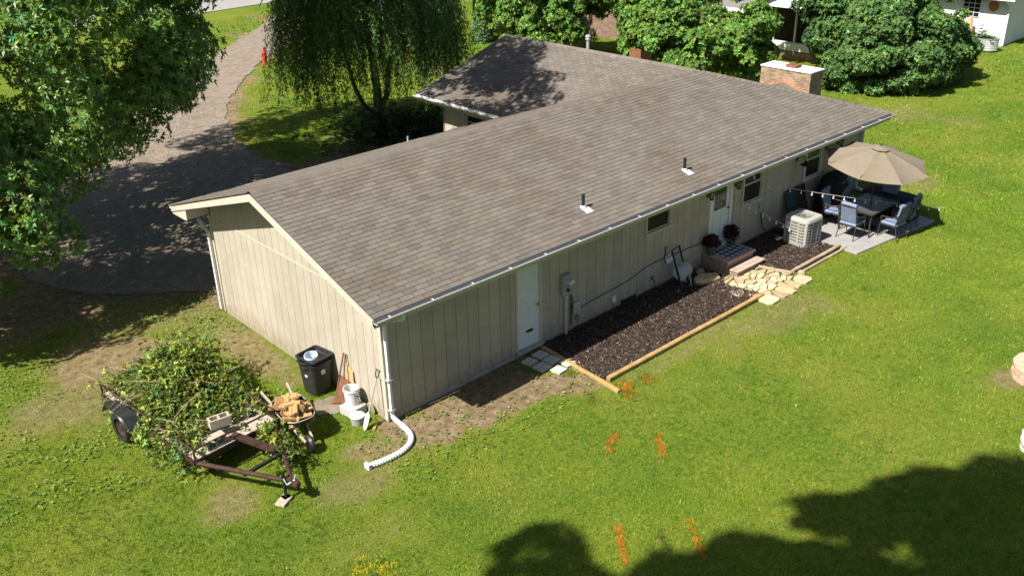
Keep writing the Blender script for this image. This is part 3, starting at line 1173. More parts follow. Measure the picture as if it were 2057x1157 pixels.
ds = downspout([(0.06, -OH + .0, 2.735), (0.06, -OH + .0, 2.60), (0.05, -0.075, 2.34), (0.05, -0.075, 0.22)])
MB().bx(-.02, .12, -.125, -.023, 1.0, 1.03).bx(-.02, .12, -.125, -.023, .3, .33).build('strap', MAT['galv'], ds)
downspout([(-0.12, W + OH - .06, 2.72), (-0.12, W + OH - .1, 2.62), (-0.07, W + .05, 2.2), (-0.07, W + .02, 0.12)])
downspout([(L - .05, -.09, 2.6), (L - .05, -.09, .42), (L + .05, -.28, .33)])

# vents on the roof
for i, (vx, vy) in enumerate(((5.71, 0.02), (9.37, 0.01))):
    z = ZE + (vy + OH) * SL
    v = MB().tube([(vx, vy, z - .05), (vx, vy, z + .33)], .038, 12).build('vent_pipe', MAT['black'], roof, smooth=True)
    M3 = Matrix.Rotation(ANG, 3, 'X')
    MB().box((vx + .02, vy - .1, z - .1 * SL + .02), (.2, .25, .01), M3).lathe([(.075, .0), (.06, .035), (.044, .05)], (vx, vy, z + .015), 14, cap=False).build('flashing', MAT['white'], v)
v = MB().lathe([(.055, -.1), (.055, .30), (.085, .31), (.085, .35), (.075, .36), (.075, .38), (.09, .39), (.09, .43), (.05, .47), (.0, .48)], (XJ + .3, 8.35, ZR - .05), 14).build('flue_vent', MAT['galv'], roof, smooth=True)
b = MB().prism([(XJ + .75, 6.4, ZR - .35), (XJ + 1.3, 6.4, ZR - .5), (XJ + 1.3, 6.4, ZR - .05), (XJ + .75, 6.4, ZR + .12)], (0, .5, 0)).build('roof_hatch', MAT['rustplate'], roof)

# chimney at the far side
ch = thing('chimney', None, None)
ch.parent = house
bpy.data.objects.remove(ch)
CX0, CX1, CY0, CY1, CZ = 18.35, 19.1, 2.0, 3.85, 3.66
chim = MB().bx(CX0, CX1, CY0, CY1, -.1, CZ).build('chimney', MAT['brick'], house)
MB().bx(CX0 - .03, CX1 + .03, CY0 - .03, CY1 + .03, CZ + .001, CZ + .05).build('cap', MAT['white'], chim, bevel=.01)
MB().bx(18.52, 18.85, 2.65, 3.05, CZ + .052, CZ + .14).build('flue', MAT['rustplate'], chim, bevel=.01)
ck = MB()
ck.cur = (1.02, 1.0, .97)
xr = CX0 - 1.0
zc = lambda x: ZE + (XJ + HW - x) * SL
cm = (CY0 + CY1) / 2
top = zc(CX0) + .34
ck.add([(CX0 - .005, CY0 - .05, zc(CX0)), (CX0 - .005, CY1 + .05, zc(CX0)), (CX0 - .005, cm, top), (CX0 - 1.05, cm, zc(CX0 - 1.05) + .005)], [(0, 2, 3), (2, 1, 3), (0, 1, 2)])
ck.build('cricket', MAT['shingle'], chim)
fl = MB()
for e in (CY0 - .04, CY1 + .04):
    fl.bar((CX0 - .015, e, zc(CX0) + .05), (CX0 - .015, cm, top + .05), .02, .10, up=(1, 0, 0))
    fl.bar((CX0 - .06, e, zc(CX0) + .018), (CX0 - .06, cm, top + .02), .01, .12, up=(0, 0, 1))
fl.build('flashing', MAT['copper'], chim)

# ------------------------------------------------------------------ foliage helpers
def leaves_np(P, D, N, L, Wd, fold=0.12):
    """one four-cornered leaf at each P along D with normal N"""
    S = np.cross(D, N)
    L = L[:, None]
    Wd = Wd[:, None]
    v0 = P
    v1 = P + D * L * 0.45 + S * Wd * 0.5 + N * L * fold
    v2 = P + D * L
    v3 = P + D * L * 0.45 - S * Wd * 0.5 + N * L * fold
    return np.stack([v0, v1, v2, v3], 1).reshape(-1, 3)


def rosettes(P, O, k, L, Wd, base, var=0.25, hue=0.15, spread=1.0, rng=RNG, lift=0.0):
    """k leaves fanning out of every twig end P that points along O"""
    n = len(P)
    O = unit(O)
    A = unit(np.cross(O, unit(rng.normal(size=(n, 3)))))
    B = np.cross(O, A)
    Ps, Ds, Ns, Cs = [], [], [], []
    tone = np.exp(rng.normal(0, var, n))[:, None]
    hu = rng.normal(0, hue, n)[:, None]
    col = np.array(base)[None] * tone * (1 + hu * np.array([[1.3, 0.25, -0.6]]))
    for i in range(k):
        t = 2 * math.pi * i / k + rng.uniform(-.5, .5, n)
        tilt = rng.uniform(0.1, 0.75, n)[:, None]
        d = unit(A * np.cos(t)[:, None] * spread + B * np.sin(t)[:, None] * spread + O * tilt + np.array([[0, 0, -.18]]))
        nn = unit(O + np.array([[-.15, 0, .55]]) * lift + rng.normal(0, .35, (n, 3)))
        nn = unit(nn - d * (nn * d).sum(1, keepdims=True))
        Ps.append(P)
        Ds.append(d)
        Ns.append(nn)
        Cs.append(col * np.exp(rng.normal(0, .12, n))[:, None])
    P, D, N, C = map(np.concatenate, (Ps, Ds, Ns, Cs))
    Ls = L * rng.uniform(.7, 1.25, len(P))
    return leaves_np(P, D, N, Ls, Wd * rng.uniform(.8, 1.2, len(P))), np.clip(C, 0.003, .8)


def ellipsoid_clumps(c, r, n, r0, r1, rng, shell=0.62, zmin=None):
    d = unit(rng.normal(size=(n, 3)))
    rad = rng.uniform(shell, 1.0, n) ** 0.6
    C = np.array(c) + d * rad[:, None] * np.array(r)
    if zmin is not None:
        C = C[C[:, 2] > zmin]
    return C, rng.uniform(r0, r1, len(C))


def clump_points(C, Rr, per, rng, center, flat=0.7):
    P, O = [], []
    for c, r in zip(C, Rr):
        m = int(per * (r / Rr.mean()) ** 2)
        d = unit(rng.normal(size=(m, 3)) + np.array([0, 0, .35]))
        q = rng.uniform(.45, 1.0, m) ** .5
        P.append(c + d * q[:, None] * np.array([r, r, r * flat]))
        O.append(unit(d + np.array([0, 0, .45]) + .35 * unit((c - center)[None]) + rng.normal(0, .25, (m, 3))))
    return np.concatenate(P), np.concatenate(O)


def limb_mesh(base, top, r, C, nl, rng, bend=0.25, r_tip=0.02):
    mb = MB()
    base, top = Vector(base), Vector(top)
    pts = []
    for i in range(7):
        t = i / 6
        p = base.lerp(top, t) + Vector((math.sin(t * 5) * .12, math.cos(t * 4) * .1, 0)) * t
        pts.append(p)
    mb.tube(pts, [r * (1.25 if i == 0 else 1) * (1 - .7 * i / 6) for i in range(7)], 9)
    idx = rng.choice(len(C), min(nl, len(C)), replace=False)
    for k in idx:
        e = Vector(C[k])
        t = rng.uniform(.3, .95)
        s = base.lerp(top, t)
        mid = s.lerp(e, .5) + Vector((0, 0, bend * (e - s).length * .5)) + Vector(rng.normal(0, .15, 3))
        rr = r * .38 * (1 - .5 * t)
        mb.tube([s, s.lerp(mid, .6) + Vector((0, 0, .05)), mid, e], [rr, rr * .75, rr * .5, r_tip], 6, cap=False)
    return mb


def broad_tree(name, label, cat, base, top, r, blobs, k, L, Wd, color, matk, nl, seed, group=None, per=100, hue=.15, var=.28, flat=.7):
    rng = np.random.default_rng(seed)
    root = thing(name, label, cat, base, 0, group)
    Cs, Rs = [], []
    for c, rad, n, r0, r1, shell, zmin in blobs:
        a, b = ellipsoid_clumps(c, rad, n, r0, r1, rng, shell, zmin)
        Cs.append(a)
        Rs.append(b)
    C, Rr = np.concatenate(Cs), np.concatenate(Rs)
    cen = C.mean(0)
    P, O = clump_points(C, Rr, per, rng, cen, flat)
    V, col = rosettes(P, O, k, L, Wd, color, var, hue, rng=rng, lift=1.0)
    bl = np.array(base)
    cr = np_mesh('crown', V - bl, 4, col, MAT[matk], root)
    cr['kind'] = 'stuff'
    tb = limb_mesh((0, 0, -.2), Vector(top) - Vector(base), r, C - bl, nl, rng)
    tb.build('trunk', MAT['bark'], root, smooth=True)
    return root


# ------------------------------------------------------------------ trees
broad_tree('oak_tree', 'huge dark green oak filling the upper left over the driveway', 'tree', (-4.2, 17.5, 0), (-3.2, 16.5, 12), .38,
           [((-2.8, 14.6, 6.6), (6.6, 6.0, 4.6), 310, .5, 1.2, .66, 2.0),
            ((-5.2, 10.1, 3.5), (3.2, 2.3, 2.3), 80, .5, .95, .4, 1.5),
            ((2.6, 12.2, 11.4), (5.0, 5.0, 3.6), 78, .7, 1.2, .5, None),
            ((1.2, 19.0, 11.2), (5.2, 4.6, 3.2), 80, .6, 1.1, .3, 7.4)],
           6, .145, .056, (.15, .265, .066), 'oak', 60, 11, per=135, hue=.16, var=.3)
broad_tree('shade_tree', 'tall leafy tree whose shadow falls across the front lawn', 'tree', (-17.6, -10.8, 0), (-14.6, -10.8, 15.5), .4,
           [((-17.8, -8.3, 17.8), (4.8, 4.5, 3.5), 135, .35, 1.15, .2, None), ((-12.4, -11.2, 17.8), (4.8, 4.5, 3.5), 135, .35, 1.15, .2, None)],
           6, .28, .14, (.05, .11, .036), 'oak', 30, 21, per=100)
broad_tree('ivy_trunk_tree', 'tall tree with ivy covered trunk behind the willow', 'tree', (26, 26.9, .4), (26.6, 27.4, 9), .45,
           [((26.3, 27.3, 8.2), (4.6, 4.6, 3.4), 90, .8, 1.3, .4, 4.5)],
           5, .26, .13, (.05, .10, .032), 'oak', 26, 31, per=60)
rng_ = np.random.default_rng(5)
t_ = rng_.uniform(0, 1, 900)
a_ = rng_.uniform(0, 6.28, 900)
Pv = np.stack([26 + .35 * t_ + np.cos(a_) * (.5 - .15 * t_), 26.9 + .25 * t_ + np.sin(a_) * (.5 - .15 * t_), .4 + 4.6 * t_], 1)
V, c = rosettes(Pv, np.stack([np.cos(a_), np.sin(a_), a_ * 0 + .2], 1), 5, .2, .14, (.075, .15, .04), .3, .15, rng=rng_)
ivy = np_mesh('ivy', V, 4, c, MAT['trunk_ivy'])
tag(ivy, 'green ivy climbing the trunk of the tree behind the willow', 'ivy', kind='stuff')

MAPLE = (.105, .20, .034)
broad_tree('maple_tree', 'bright green maple just beyond the wing roof beside the flue vent', 'tree', (22.6, 18.6, .35), (22.4, 18.6, 4.2), .13,
           [((22.4, 18.6, 3.2), (1.7, 1.9, 2.0), 80, .3, .8, .35, 1.0), ((24.5, 22.2, 4.3), (2.0, 2.2, 2.4), 70, .3, .85, .35, .8), ((22.6, 18.8, 3.4), (2.4, 2.5, 2.5), 34, .14, .36, .8, .8), ((26.5, 19.6, 4.2), (1.4, 1.5, 1.6), 40, .3, .7, .35, .8)],
           5, .15, .10, MAPLE, 'maple', 22, 41, 'maples beyond the roof', per=95, var=.35)
broad_tree('maple_tree', 'widest bright green maple between the flue vent and the brick chimney', 'tree', (23.6, 10.8, .36), (23.4, 10.8, 4.4), .15,
           [((23.3, 11.3, 3.0), (1.9, 2.1, 1.8), 95, .3, .85, .4, .7), ((24.4, 8.9, 2.9), (1.5, 1.2, 1.5), 50, .3, .75, .4, .8), ((23.5, 10.8, 3.1), (2.6, 3.4, 2.4), 60, .14, .36, .8, .6), ((23.8, 13.6, 3.9), (1.5, 1.3, 1.6), 46, .3, .75, .35, .8)],
           5, .15, .10, MAPLE, 'maple', 26, 42, 'maples beyond the roof', per=95, var=.35)
broad_tree('maple_tree', 'dark maple reaching over the neighbour porch roof', 'tree', (30.4, 8.3, .46), (30.4, 8.3, 4.6), .14,
           [((30.4, 8.5, 3.6), (1.1, 1.2, 1.9), 50, .4, .7, .35, .8), ((29.6, 10.9, 5.0), (.7, 1.3, .5), 14, .3, .5, .35, .8)],
           5, .17, .12, (.05, .105, .03), 'maple', 18, 43, 'maples beyond the roof', per=75)
broad_tree('large_shrub', 'big rounded dense green shrub right of the brick chimney', 'shrub', (31.6, 5.6, .45), (31.6, 5.6, 3.4), .16,
           [((30.9, 5.9, 2.3), (2.6, 2.5, 2.3), 150, .25, .85, .62, .5), ((33.0, 4.8, 1.7), (1.9, 1.4, 1.4), 90, .25, .75, .62, .4), ((31.0, 7.3, 3.6), (2.0, 1.8, 1.6), 60, .25, .8, .5, .8), ((31.3, 5.7, 2.5), (3.1, 3.0, 2.6), 46, .14, .36, .9, .5), ((33.0, 4.8, 1.7), (2.2, 1.7, 1.6), 30, .14, .34, .9, .4)],
           5, .15, .085, (.075, .15, .038), 'shrub', 22, 51, per=125, hue=.15, var=.36)


def willow():
    rng = np.random.default_rng(61)
    base = np.array((11.8, 16.9, .18))
    root = thing('willow_tree', 'weeping willow with long hanging strands behind the garage', 'tree', tuple(base))
    P, D, C = [], [], []
    n = 900
    th = rng.uniform(0, 2 * math.pi, n)
    rr = np.sqrt(rng.uniform(.02, 1, n)) * 3.4
    for i in range(n):
        x, y = base[0] + math.cos(th[i]) * rr[i] - .1, base[1] + math.sin(th[i]) * rr[i]
        z0 = 8.6 - 3.0 * (rr[i] / 3.4) ** 2 + rng.normal(0, .5)
        z1 = max(.9, 1.5 + rng.exponential(1.0) + 1.1 * vnoise(th[i] * 2, 0, .5, 3)) if rr[i] > 1.6 else max(2.6, 4.0 + rng.normal(0, .9))
        if z0 - z1 < 1:
            z1 = z0 - 1
        m = int((z0 - z1) / .11)
        t = np.linspace(0, 1, m)
        out = np.array((math.cos(th[i]), math.sin(th[i])))
        sw = rng.normal(0, .3, 2)
        px = x + out[0] * .5 * np.sin(t * 1.6) + sw[0] * t
        py = y + out[1] * .5 * np.sin(t * 1.6) + sw[1] * t
        pz = z0 + (z1 - z0) * t + .3 * np.sin(t * 3.1) * (1 - t)
        p = np.stack([px, py, pz], 1)
        tone = math.exp(rng.normal(0, .35))
        for s in (0, 1, 2, 3):
            P.append(p + rng.normal(0, .05, p.shape))
            D.append(unit(rng.normal(0, .6, p.shape) + np.array([0, 0, -1.0])))
            C.append(np.tile(np.array((.072, .14, .036)) * tone, (m, 1)) * np.exp(rng.normal(0, .15, (m, 1))))
    P, D, C = map(np.concatenate, (P, D, C))
    N = unit(rng.normal(size=P.shape))
    N = unit(N - D * (N * D).sum(1, keepdims=True))
    V = leaves_np(P, D, N, rng.uniform(.1, .19, len(P)), rng.uniform(.025, .042, len(P)))
    o = np_mesh('crown', V - base, 4, np.clip(C, .004, .6), MAT['willow'], root)
    o['kind'] = 'stuff'
    mb = MB()
    mb.tube([(0, 0, -.2), (.02, 0, .6), (.1, .05, 1.6), (.05, .1, 3.2), (-.2, .2, 5), (-.1, .2, 7.6)], [.26, .2, .17, .15, .11, .04], 10)
    mb.tube([(.02, 0, .9), (.35, -.25, 1.5), (.5, -.3, 2.6), (.9, -.6, 4.4), (1.6, -1, 6.6)], [.13, .11, .1, .08, .03], 8)
    mb.tube([(0, 0, .75), (-.45, .15, 1.1), (-.75, .3, 1.9), (-1.1, .5, 4), (-1.9, .9, 6.4)], [.1, .09, .08, .06, .03], 8)
    for k in range(16):
        a = k * 2.4
        q = Vector((math.cos(a), math.sin(a), 0))
        mb.tube([(.05, .1, 3 + k * .25), q * 1.3 + Vector((0, 0, 4.8 + k * .16)), q * 2.8 + Vector((0, 0, 5.9 + k * .1)), q * 4 + Vector((0, 0, 5.2))], [.07, .05, .035, .015], 6, cap=False)
    mb.build('trunk', MAT['bark'], root, smooth=True)
    V, c = rosettes(np.stack([base[0] + rng.normal(0, 1.3, 700) + .4, base[1] + rng.normal(-.6, 1.1, 700), base[2] + np.abs(rng.normal(.25, .3, 700))], 1),
                    np.tile([[0, 0, 1.]], (700, 1)) + rng.normal(0, .4, (700, 3)), 5, .2, .1, (.045, .085, .03), .3, .15, rng=rng)
    u = np_mesh('undergrowth', V, 4, c, MAT['weed'])
    tag(u, 'dark low plants growing round the foot of the willow', 'undergrowth', kind='stuff')


willow()

# ------------------------------------------------------------------ neighbours
nb = thing('brick_house', 'neighbour brick house with grey roof and porch behind the maples', 'house', (31, 13.3, .48))
MB().bx(0, 9.5, 0, 15.5, -.2, 2.6).build('wall', MAT['brick_dark'], nb)
MB().prism([(-.6, -.5, 2.55), (10.1, -.5, 2.55), (4.75, -.5, 4.4)], (0, 16.6, 0)).build('roof', MAT['greyroof'], nb)
MB().bx(-.66, -.602, -.55, 16.1, 2.42, 2.6).build('gutter', MAT['white'], nb)
for yy in (3.0, 6.5):
    f = MB().bx(-.03, -.002, yy, yy + 1.0, .9, 2.1).build('window', MAT['white'], nb)
    MB().bx(-.05, -.031, yy + .06, yy + .94, .96, 2.04).build('pane', MAT['screen'], f)
po = MB().bx(1.9, 2.1, -5.2, -.06, -.2, .42).build('porch', MAT['brick'], nb)
MB().bx(1.86, 2.14, -5.2, -.07, .421, .78).build('panel', MAT['white'], po)
MB().prism([(1.4, -5.6, 2.5), (5.8, -5.6, 2.95), (5.8, -5.6, 3.05), (1.4, -5.6, 2.6)], (0, 5.5, 0)).build('porch_roof', MAT['white'], po)
for yy in (-.55, -1.75, -3.1, -4.6):
    MB().bx(1.96, 2.04, yy - .04, yy + .04, .781, 2.52).build('post', MAT['white'], po)
MB().bx(5.4, 5.6, -5.2, -.06, -.2, 2.7).build('back_wall', MAT['brick_dark'], po)
MB().lathe([(.25, .02), (.34, .2), (.33, .6), (.22, .95), (.0, 1.0)], (3.0, -2.0, .0), 14).build('porch_seat', MAT['rustplate'], po, smooth=True)
ub = thing('utility_box', 'pale grey utility box under the maple by the brick house', 'box', (29.9, 12.6, .46))
MB().bx(-.4, .4, -.4, .4, 0, .8).build('cabinet', MAT['grey'], ub, bevel=.02)
MB().bx(-.43, .43, -.43, .43, .801, .86).build('lid', MAT['grey'], ub, bevel=.01)

sh = thing('white_garage', 'white lap sided garage in the top right corner', 'garage', (41.6, 5.0, .64))
wl_ = MB()
wl_.bx(0.02, 8, 0.02, 9, -.2, 2.55)
wl_.prism([(0.02, 0.02, 2.55), (8, 0.02, 2.55), (4, .02, 4.0)], (0, 8.9, 0))
wall_ = wl_.build('wall', MAT['vinyl'], sh)
for k in range(19):
    z = -.05 + k * .137
    if True:
        MB().prism([(0.018, 0, z), (-.012, 0, z), (.014, 0, z + .136), (.018, 0, z + .136)], (0, 9, 0)).build('lap_board', MAT['vinyl'], wall_)
        MB().prism([(0, 0.018, z), (0, -.012, z), (0, .014, z + .136), (0, .018, z + .136)], (8, 0, 0)).build('lap_board', MAT['vinyl'], wall_)
MB().bx(-.03, .06, -.03, .06, -.1, 2.6).build('corner_board', MAT['white'], sh)
rg = MB()
rg.prism([(-.55, -.45, 2.42), (4, -.45, 4.08), (8.5, -.45, 2.42), (8.5, -.45, 2.34), (4, -.45, 4.0), (-.55, -.45, 2.34)], (0, 9.9, 0))
ro = rg.build('roof', MAT['greyroof'], sh)
MB().bx(-.66, -.552, -.46, 9.4, 2.3, 2.42).build('gutter', MAT['white'], ro)
sp_ = MB().bar((-.5, -.05, 2.28), (-.06, -.06, 2.0), .08, .06).bar((-.06, -.06, 2.0), (-.06, -.06, .05), .08, .06)
sp_.build('downspout', MAT['white'], sh)
wn_ = MB().bx(-.05, -.013, 1.35, 2.25, 1.3, 2.2).build('window', MAT['white'], sh)
for r_ in range(4):
    for c_ in range(3):
        MB().bx(-.058, -.0505, 1.38 + c_ * .285, 1.635 + c_ * .285, 1.33 + r_ * .215, 1.515 + r_ * .215).build('pane', MAT['screen'], wn_)
ss = MB()
N_ = 40
ring = []
for k in range(N_):
    rr_ = .27 if k % 2 else .22
    ring.append((0, math.cos(2 * math.pi * k / N_) * rr_, math.sin(2 * math.pi * k / N_) * rr_))
ss.prism(ring, (-.04, 0, 0))
ss.prism([(-.041, y * .35, z * .35) for _, y, z in ring], (-.02, 0, 0))
su = ss.build('sunburst_wall_plaque', material('burnt_orange', (.33, .14, .03), .8, .3, 14), loc=(41.58, 5.72, 2.55))
tag(su, 'round burnt orange sunburst plaque on the white garage wall', 'plaque')
pl = thing('stock_tank_planter', 'oval ribbed galvanised planter with plants beside the white garage', 'planter', (40.2, 5.5, .62))
prof = [(.0, 0)] + [(1.0 + (.02 if k % 2 else -.012), .06 + k * .05) for k in range(12)] + [(1.03, .66), (.97, .66), (.96, .58)]
MB().lathe([(a * .5, z) for a, z in prof], n=28, sx=1, sy=1.7, cap=False).build('tank', MAT['galv'], pl, smooth=True)
MB().lathe([(0, .58), (.47, .585)], n=28, sy=1.7, cap=False).build('soil', MAT['mulch_base'], pl)
rng_ = np.random.default_rng(8)
V, c = rosettes(np.stack([rng_.normal(0, .2, 60), rng_.normal(0, .4, 60), .6 + np.abs(rng_.normal(0, .15, 60))], 1), np.tile([[0, 0, 1.]], (60, 1)), 4, .16, .09, (.07, .13, .05), rng=rng_)
np_mesh('plants', V, 4, c, MAT['weed'], pl)['kind'] = 'stuff'
st = thing('driftwood_ornament', 'tan driftwood ornament standing behind the ribbed planter', 'ornament', (41.1, 6.5, .62))
MB().tube([(0, 0, 0), (.05, -.05, .5), (-.02, .0, .9), (.04, .08, 1.2), (.0, .02, 1.42)], [.17, .16, .12, .15, .05], 9).tube([(0, 0, .8), (0, .25, 1.1), (-.02, .35, 1.25)], [.07, .06, .03], 7).build('driftwood', material('driftwood', (.45, .30, .18), .85, .25, 10), st, smooth=True)

hy = thing('fire_hydrant', 'small red fire hydrant on the grass beside the driveway', 'hydrant', (15.06, 31.75, .23))
MB().lathe([(.17, 0), (.17, .05), (.12, .06), (.12, .55), (.16, .56), (.16, .6), (.13, .62), (.11, .72), (.05, .8), (.03, .86), (0, .87)], n=14).build('barrel', MAT['red'], hy, smooth=True)
for s in (-1, 1):
    MB().tube([(0, 0, .45), (0, s * .2, .45)], .055, 10).build('outlet', MAT['red'], hy)

# ------------------------------------------------------------------ beds, slab, stones
BED1 = [(4.33, -0.02), (10.0, -0.02), (10.2, -.75), (9.75, -1.2), (9.95, -2.1), (4.2, -2.05)]
BED2 = [(11.5, -0.02), (13.85, -0.02), (13.8, -2.0), (11.5, -2.0), (11.2, -1.2)]


def mulch(name, poly, n, seed, label):
    o = sheet(name, poly, MAT['mulch_base'], .045, .09, label=label)
    rng = np.random.default_rng(seed)
    P = np.array(poly)
    x = rng.uniform(P[:, 0].min(), P[:, 0].max(), n * 2)
    y = rng.uniform(P[:, 1].min(), P[:, 1].max(), n * 2)
    ok = in_poly(x, y, poly)
    x, y = x[ok][:n], y[ok][:n]
    m = len(x)
    c = np.stack([x, y, gz(x) + .055 + rng.uniform(-.008, .022, m)], 1)
    a = rng.uniform(0, 6.28, m)
    d = unit(np.stack([np.cos(a), np.sin(a), rng.normal(0, .3, m)], 1))
    s = unit(np.cross(d, np.array([[0, 0, 1.]]) + rng.normal(0, .25, (m, 3))))
    l, w = rng.uniform(.02, .06, m)[:, None], rng.uniform(.006, .013, m)[:, None]
    up = np.cross(s, d) * .006
    q = [c - d * l - s * w, c + d * l - s * w * .6, c + d * l + s * w * .6, c - d * l + s * w]
    V1 = np.stack([k + up for k in q], 1).reshape(-1, 3)
    V2 = np.stack([q[0] + up, q[0] - up, q[1] - up, q[1] + up], 1).reshape(-1, 3)
    tone = np.exp(rng.normal(0, .45, m))
    col = np.stack([tone * 1.1, tone, tone * .95], 1)
    lt = rng.random(m) < .03
    col[lt] *= np.array([4.2, 3.9, 3.5])
    k = np_mesh('mulch_chips', np.concatenate([V1, V2]), 4, np.concatenate([col, col]), MAT['mulch'], o)
    k['kind'] = 'stuff'


mulch('mulch_bed', BED1, 13000, 1, 'dark brown mulch bed along the rear wall')
mulch('mulch_bed', BED2, 5200, 2, 'dark brown mulch bed round the air conditioner')
pt = [(13.95, -.02), (13.78, -2.62), (17.42, -3.06), (17.75, -.02)]
ps = MB().prism([(x, y, G(x) - .12) for x, y in pt], (0, 0, .17)).build('patio', MAT['concrete'], bevel=.01)
tag(ps, 'pale concrete patio slab at the far end of the house', kind='structure')


def clip(poly, p, n):
    out = []
    for i in range(len(poly)):
        a, b = poly[i], poly[(i + 1) % len(poly)]
        da = (a[0] - p[0]) * n[0] + (a[1] - p[1]) * n[1]
        db = (b[0] - p[0]) * n[0] + (b[1] - p[1]) * n[1]
        if da <= 0:
            out.append(a)
        if da * db < 0:
            t = da / (da - db)
            out.append((a[0] + t * (b[0] - a[0]), a[1] + t * (b[1] - a[1])))
    return out


def flagstones():
    rnd = random.Random(12)
    area = [(10.1, -1.08), (11.15, -1.16), (11.42, -2.0), (11.3, -2.3), (9.95, -2.36), (9.62, -1.0), (9.9, -.75)]
    cs = []
    while len(cs) < 44:
        best, bd = None, -1
        for _ in range(12):
            p = (rnd.uniform(9.5, 11.6), rnd.uniform(-2.5, -.7))
            if not in_poly(np.array([p[0]]), np.array([p[1]]), area)[0]:
                continue
            d_ = min([(p[0] - q[0]) ** 2 + 1.7 * (p[1] - q[1]) ** 2 for q in cs] + [9])
            if d_ > bd:
                best, bd = p, d_
        if best:
            cs.append(best)
    path = sheet('flagstone_path', area, MAT['ground'], .02, .1, label='path of tan flagstones from the steps to the lawn')
    tans = [(1.0, 1.0, 1.0), (1.2, 1.2, 1.2), (1.0, .92, .8), (.85, .82, .78), (1.3, 1.32, 1.36), (.95, .93, .9)]
    for c_ in cs:
        poly = [(c_[0] - .4, c_[1] - .4), (c_[0] + .4, c_[1] - .4), (c_[0] + .4, c_[1] + .4), (c_[0] - .4, c_[1] + .4)]
        for q in cs:
            if q != c_:
                dx, dy = q[0] - c_[0], q[1] - c_[1]
                l = math.hypot(dx, dy)
                if l < 1.0:
                    poly = clip(poly, (c_[0] + dx / 2 - dx / l * .012, c_[1] + dy / 2 - dy / l * .012), (dx / l, dy / l))
        ax, ay = zip(*poly)
        mx_, my_ = sum(ax) / len(ax), sum(ay) / len(ay)
        sz = max(max(ax) - min(ax), max(ay) - min(ay))
        if sz > .5:
            poly = [(mx_ + (x - mx_) * .46 / sz, my_ + (y - my_) * .46 / sz) for x, y in poly]
        # soften the corners
        sm = []
        for i in range(len(poly)):
            a, b = poly[i], poly[(i + 1) % len(poly)]
            sm += [(a[0] * .82 + b[0] * .18, a[1] * .82 + b[1] * .18), (a[0] * .18 + b[0] * .82, a[1] * .18 + b[1] * .82)]
        z = G(mx_) + .0
        h = rnd.uniform(.04, .065)
        m = MB()
        kk_ = rnd.gauss(1, .1)
        m.cur = tuple(kk_ * k for k in rnd.choice(tans))
        if rnd.random() < .05:
            m.cur = (1.1, .5, .35)
        rot = (rnd.uniform(-.02, .02), rnd.uniform(-.02, .02))
        m.loft([[(x, y, z) for x, y in sm], [(x, y, z + h * .8 + (x - mx_) * rot[0]) for x, y in sm], [(mx_ + (x - mx_) * .93, my_ + (y - my_) * .93, z + h + (x - mx_) * rot[0] + (y - my_) * rot[1]) for x, y in sm]])
        m.build('flagstone', MAT['stone'], path)


flagstones()
pv = sheet('paver_landing', [(3.4, -.1), (4.2, -.1), (4.25, -1.05), (3.5, -1.05), (3.2, -.5)], MAT['ground'], .012, .08, label='small landing of square concrete pavers below the garage door')
for (px_, py_, rz_, s_) in ((4.0, -.32, .08, .30), (3.62, -.36, .15, .28), (4.02, -.66, .05, .31), (3.66, -.72, .02, .32), (4.2, -1.0, -.1, .31), (3.82, -1.07, .1, .28)):
    MB().box((0, 0, .025), (s_, s_ * .95, .05)).build('paver', MAT['paver'], pv, bevel=.006, loc=(px_, py_, G(px_) + .01), rz=rz_)


def timber(a, b, r, mat, label, flat=.8):
    a, b = Vector(a), Vector(b)
    o = thing('landscape_timber', label, 'timber', (a + b) / 2, 0, 'timbers edging the mulch beds')
    d_ = (b - a) / 2
    m = MB()
    n = 7
    rings = []
    z = d_.normalized()
    x = Vector((0, 0, 1)).cross(z).normalized()
    y = z.cross(x)
    for i in range(n):
        t = -1 + 2 * i / (n - 1)
        wob = Vector((math.sin(i * 1.7) * .006, math.cos(i * 2.1) * .006, math.sin(i * 1.3) * .004))
        rings.append([d_ * t + wob + x * max(-r * .85, min(r * .85, r * math.cos(k * math.pi / 6))) + y * max(-r * flat, min(r * flat, r * math.sin(k * math.pi / 6))) for k in range(12)])
    m.loft(rings)
    m.build('timber', MAT[mat], o, smooth=True)
    return o


timber((4.27, -.12, .10), (4.08, -2.62, .10), .058, 'timber', 'yellow timber running out from the garage door across the lawn')
timber((4.27, -2.13, .13), (9.9, -2.22, .22), .068, 'timber', 'longest yellow timber along the outer edge of the mulch bed')
timber((11.22, -1.22, .25), (11.48, -2.06, .25), .05, 'timber_old', 'short grey timber between the flagstones and the mulch')
timber((11.55, -2.03, .26), (13.86, -2.05, .30), .062, 'timber_old', 'grey timber edging the mulch in front of the air conditioner')
timber((11.62, -2.17, .21), (14.0, -2.19, .25), .048, 'timber_old', 'lower grey timber lying on the lawn beside the patio corner')
rk_ = MB()
rnd = random.Random(3)
pr = [(-.36, -.1), (-.2, -.19), (.1, -.17), (.33, -.1), (.36, .06), (.15, .16), (-.15, .17), (-.34, .07)]
rk_.loft([[(x, y, -.02) for x, y in pr], [(x * 1.03, y * 1.05, .09 + rnd.uniform(-.015, .015)) for x, y in pr], [(x * .86, y * .82, .17 + rnd.uniform(-.02, .02)) for x, y in pr]])
rk_.cur = (1, .92, .8)
rk_.c = [(1, .92, .82)] * len(rk_.c)
ro_ = rk_.build('boulder', MAT['stone'], loc=(9.62, -.72, G(9.62) + .04), rz=R(-25))
tag(ro_, 'long tan rock in the mulch left of the wooden steps', 'rock')
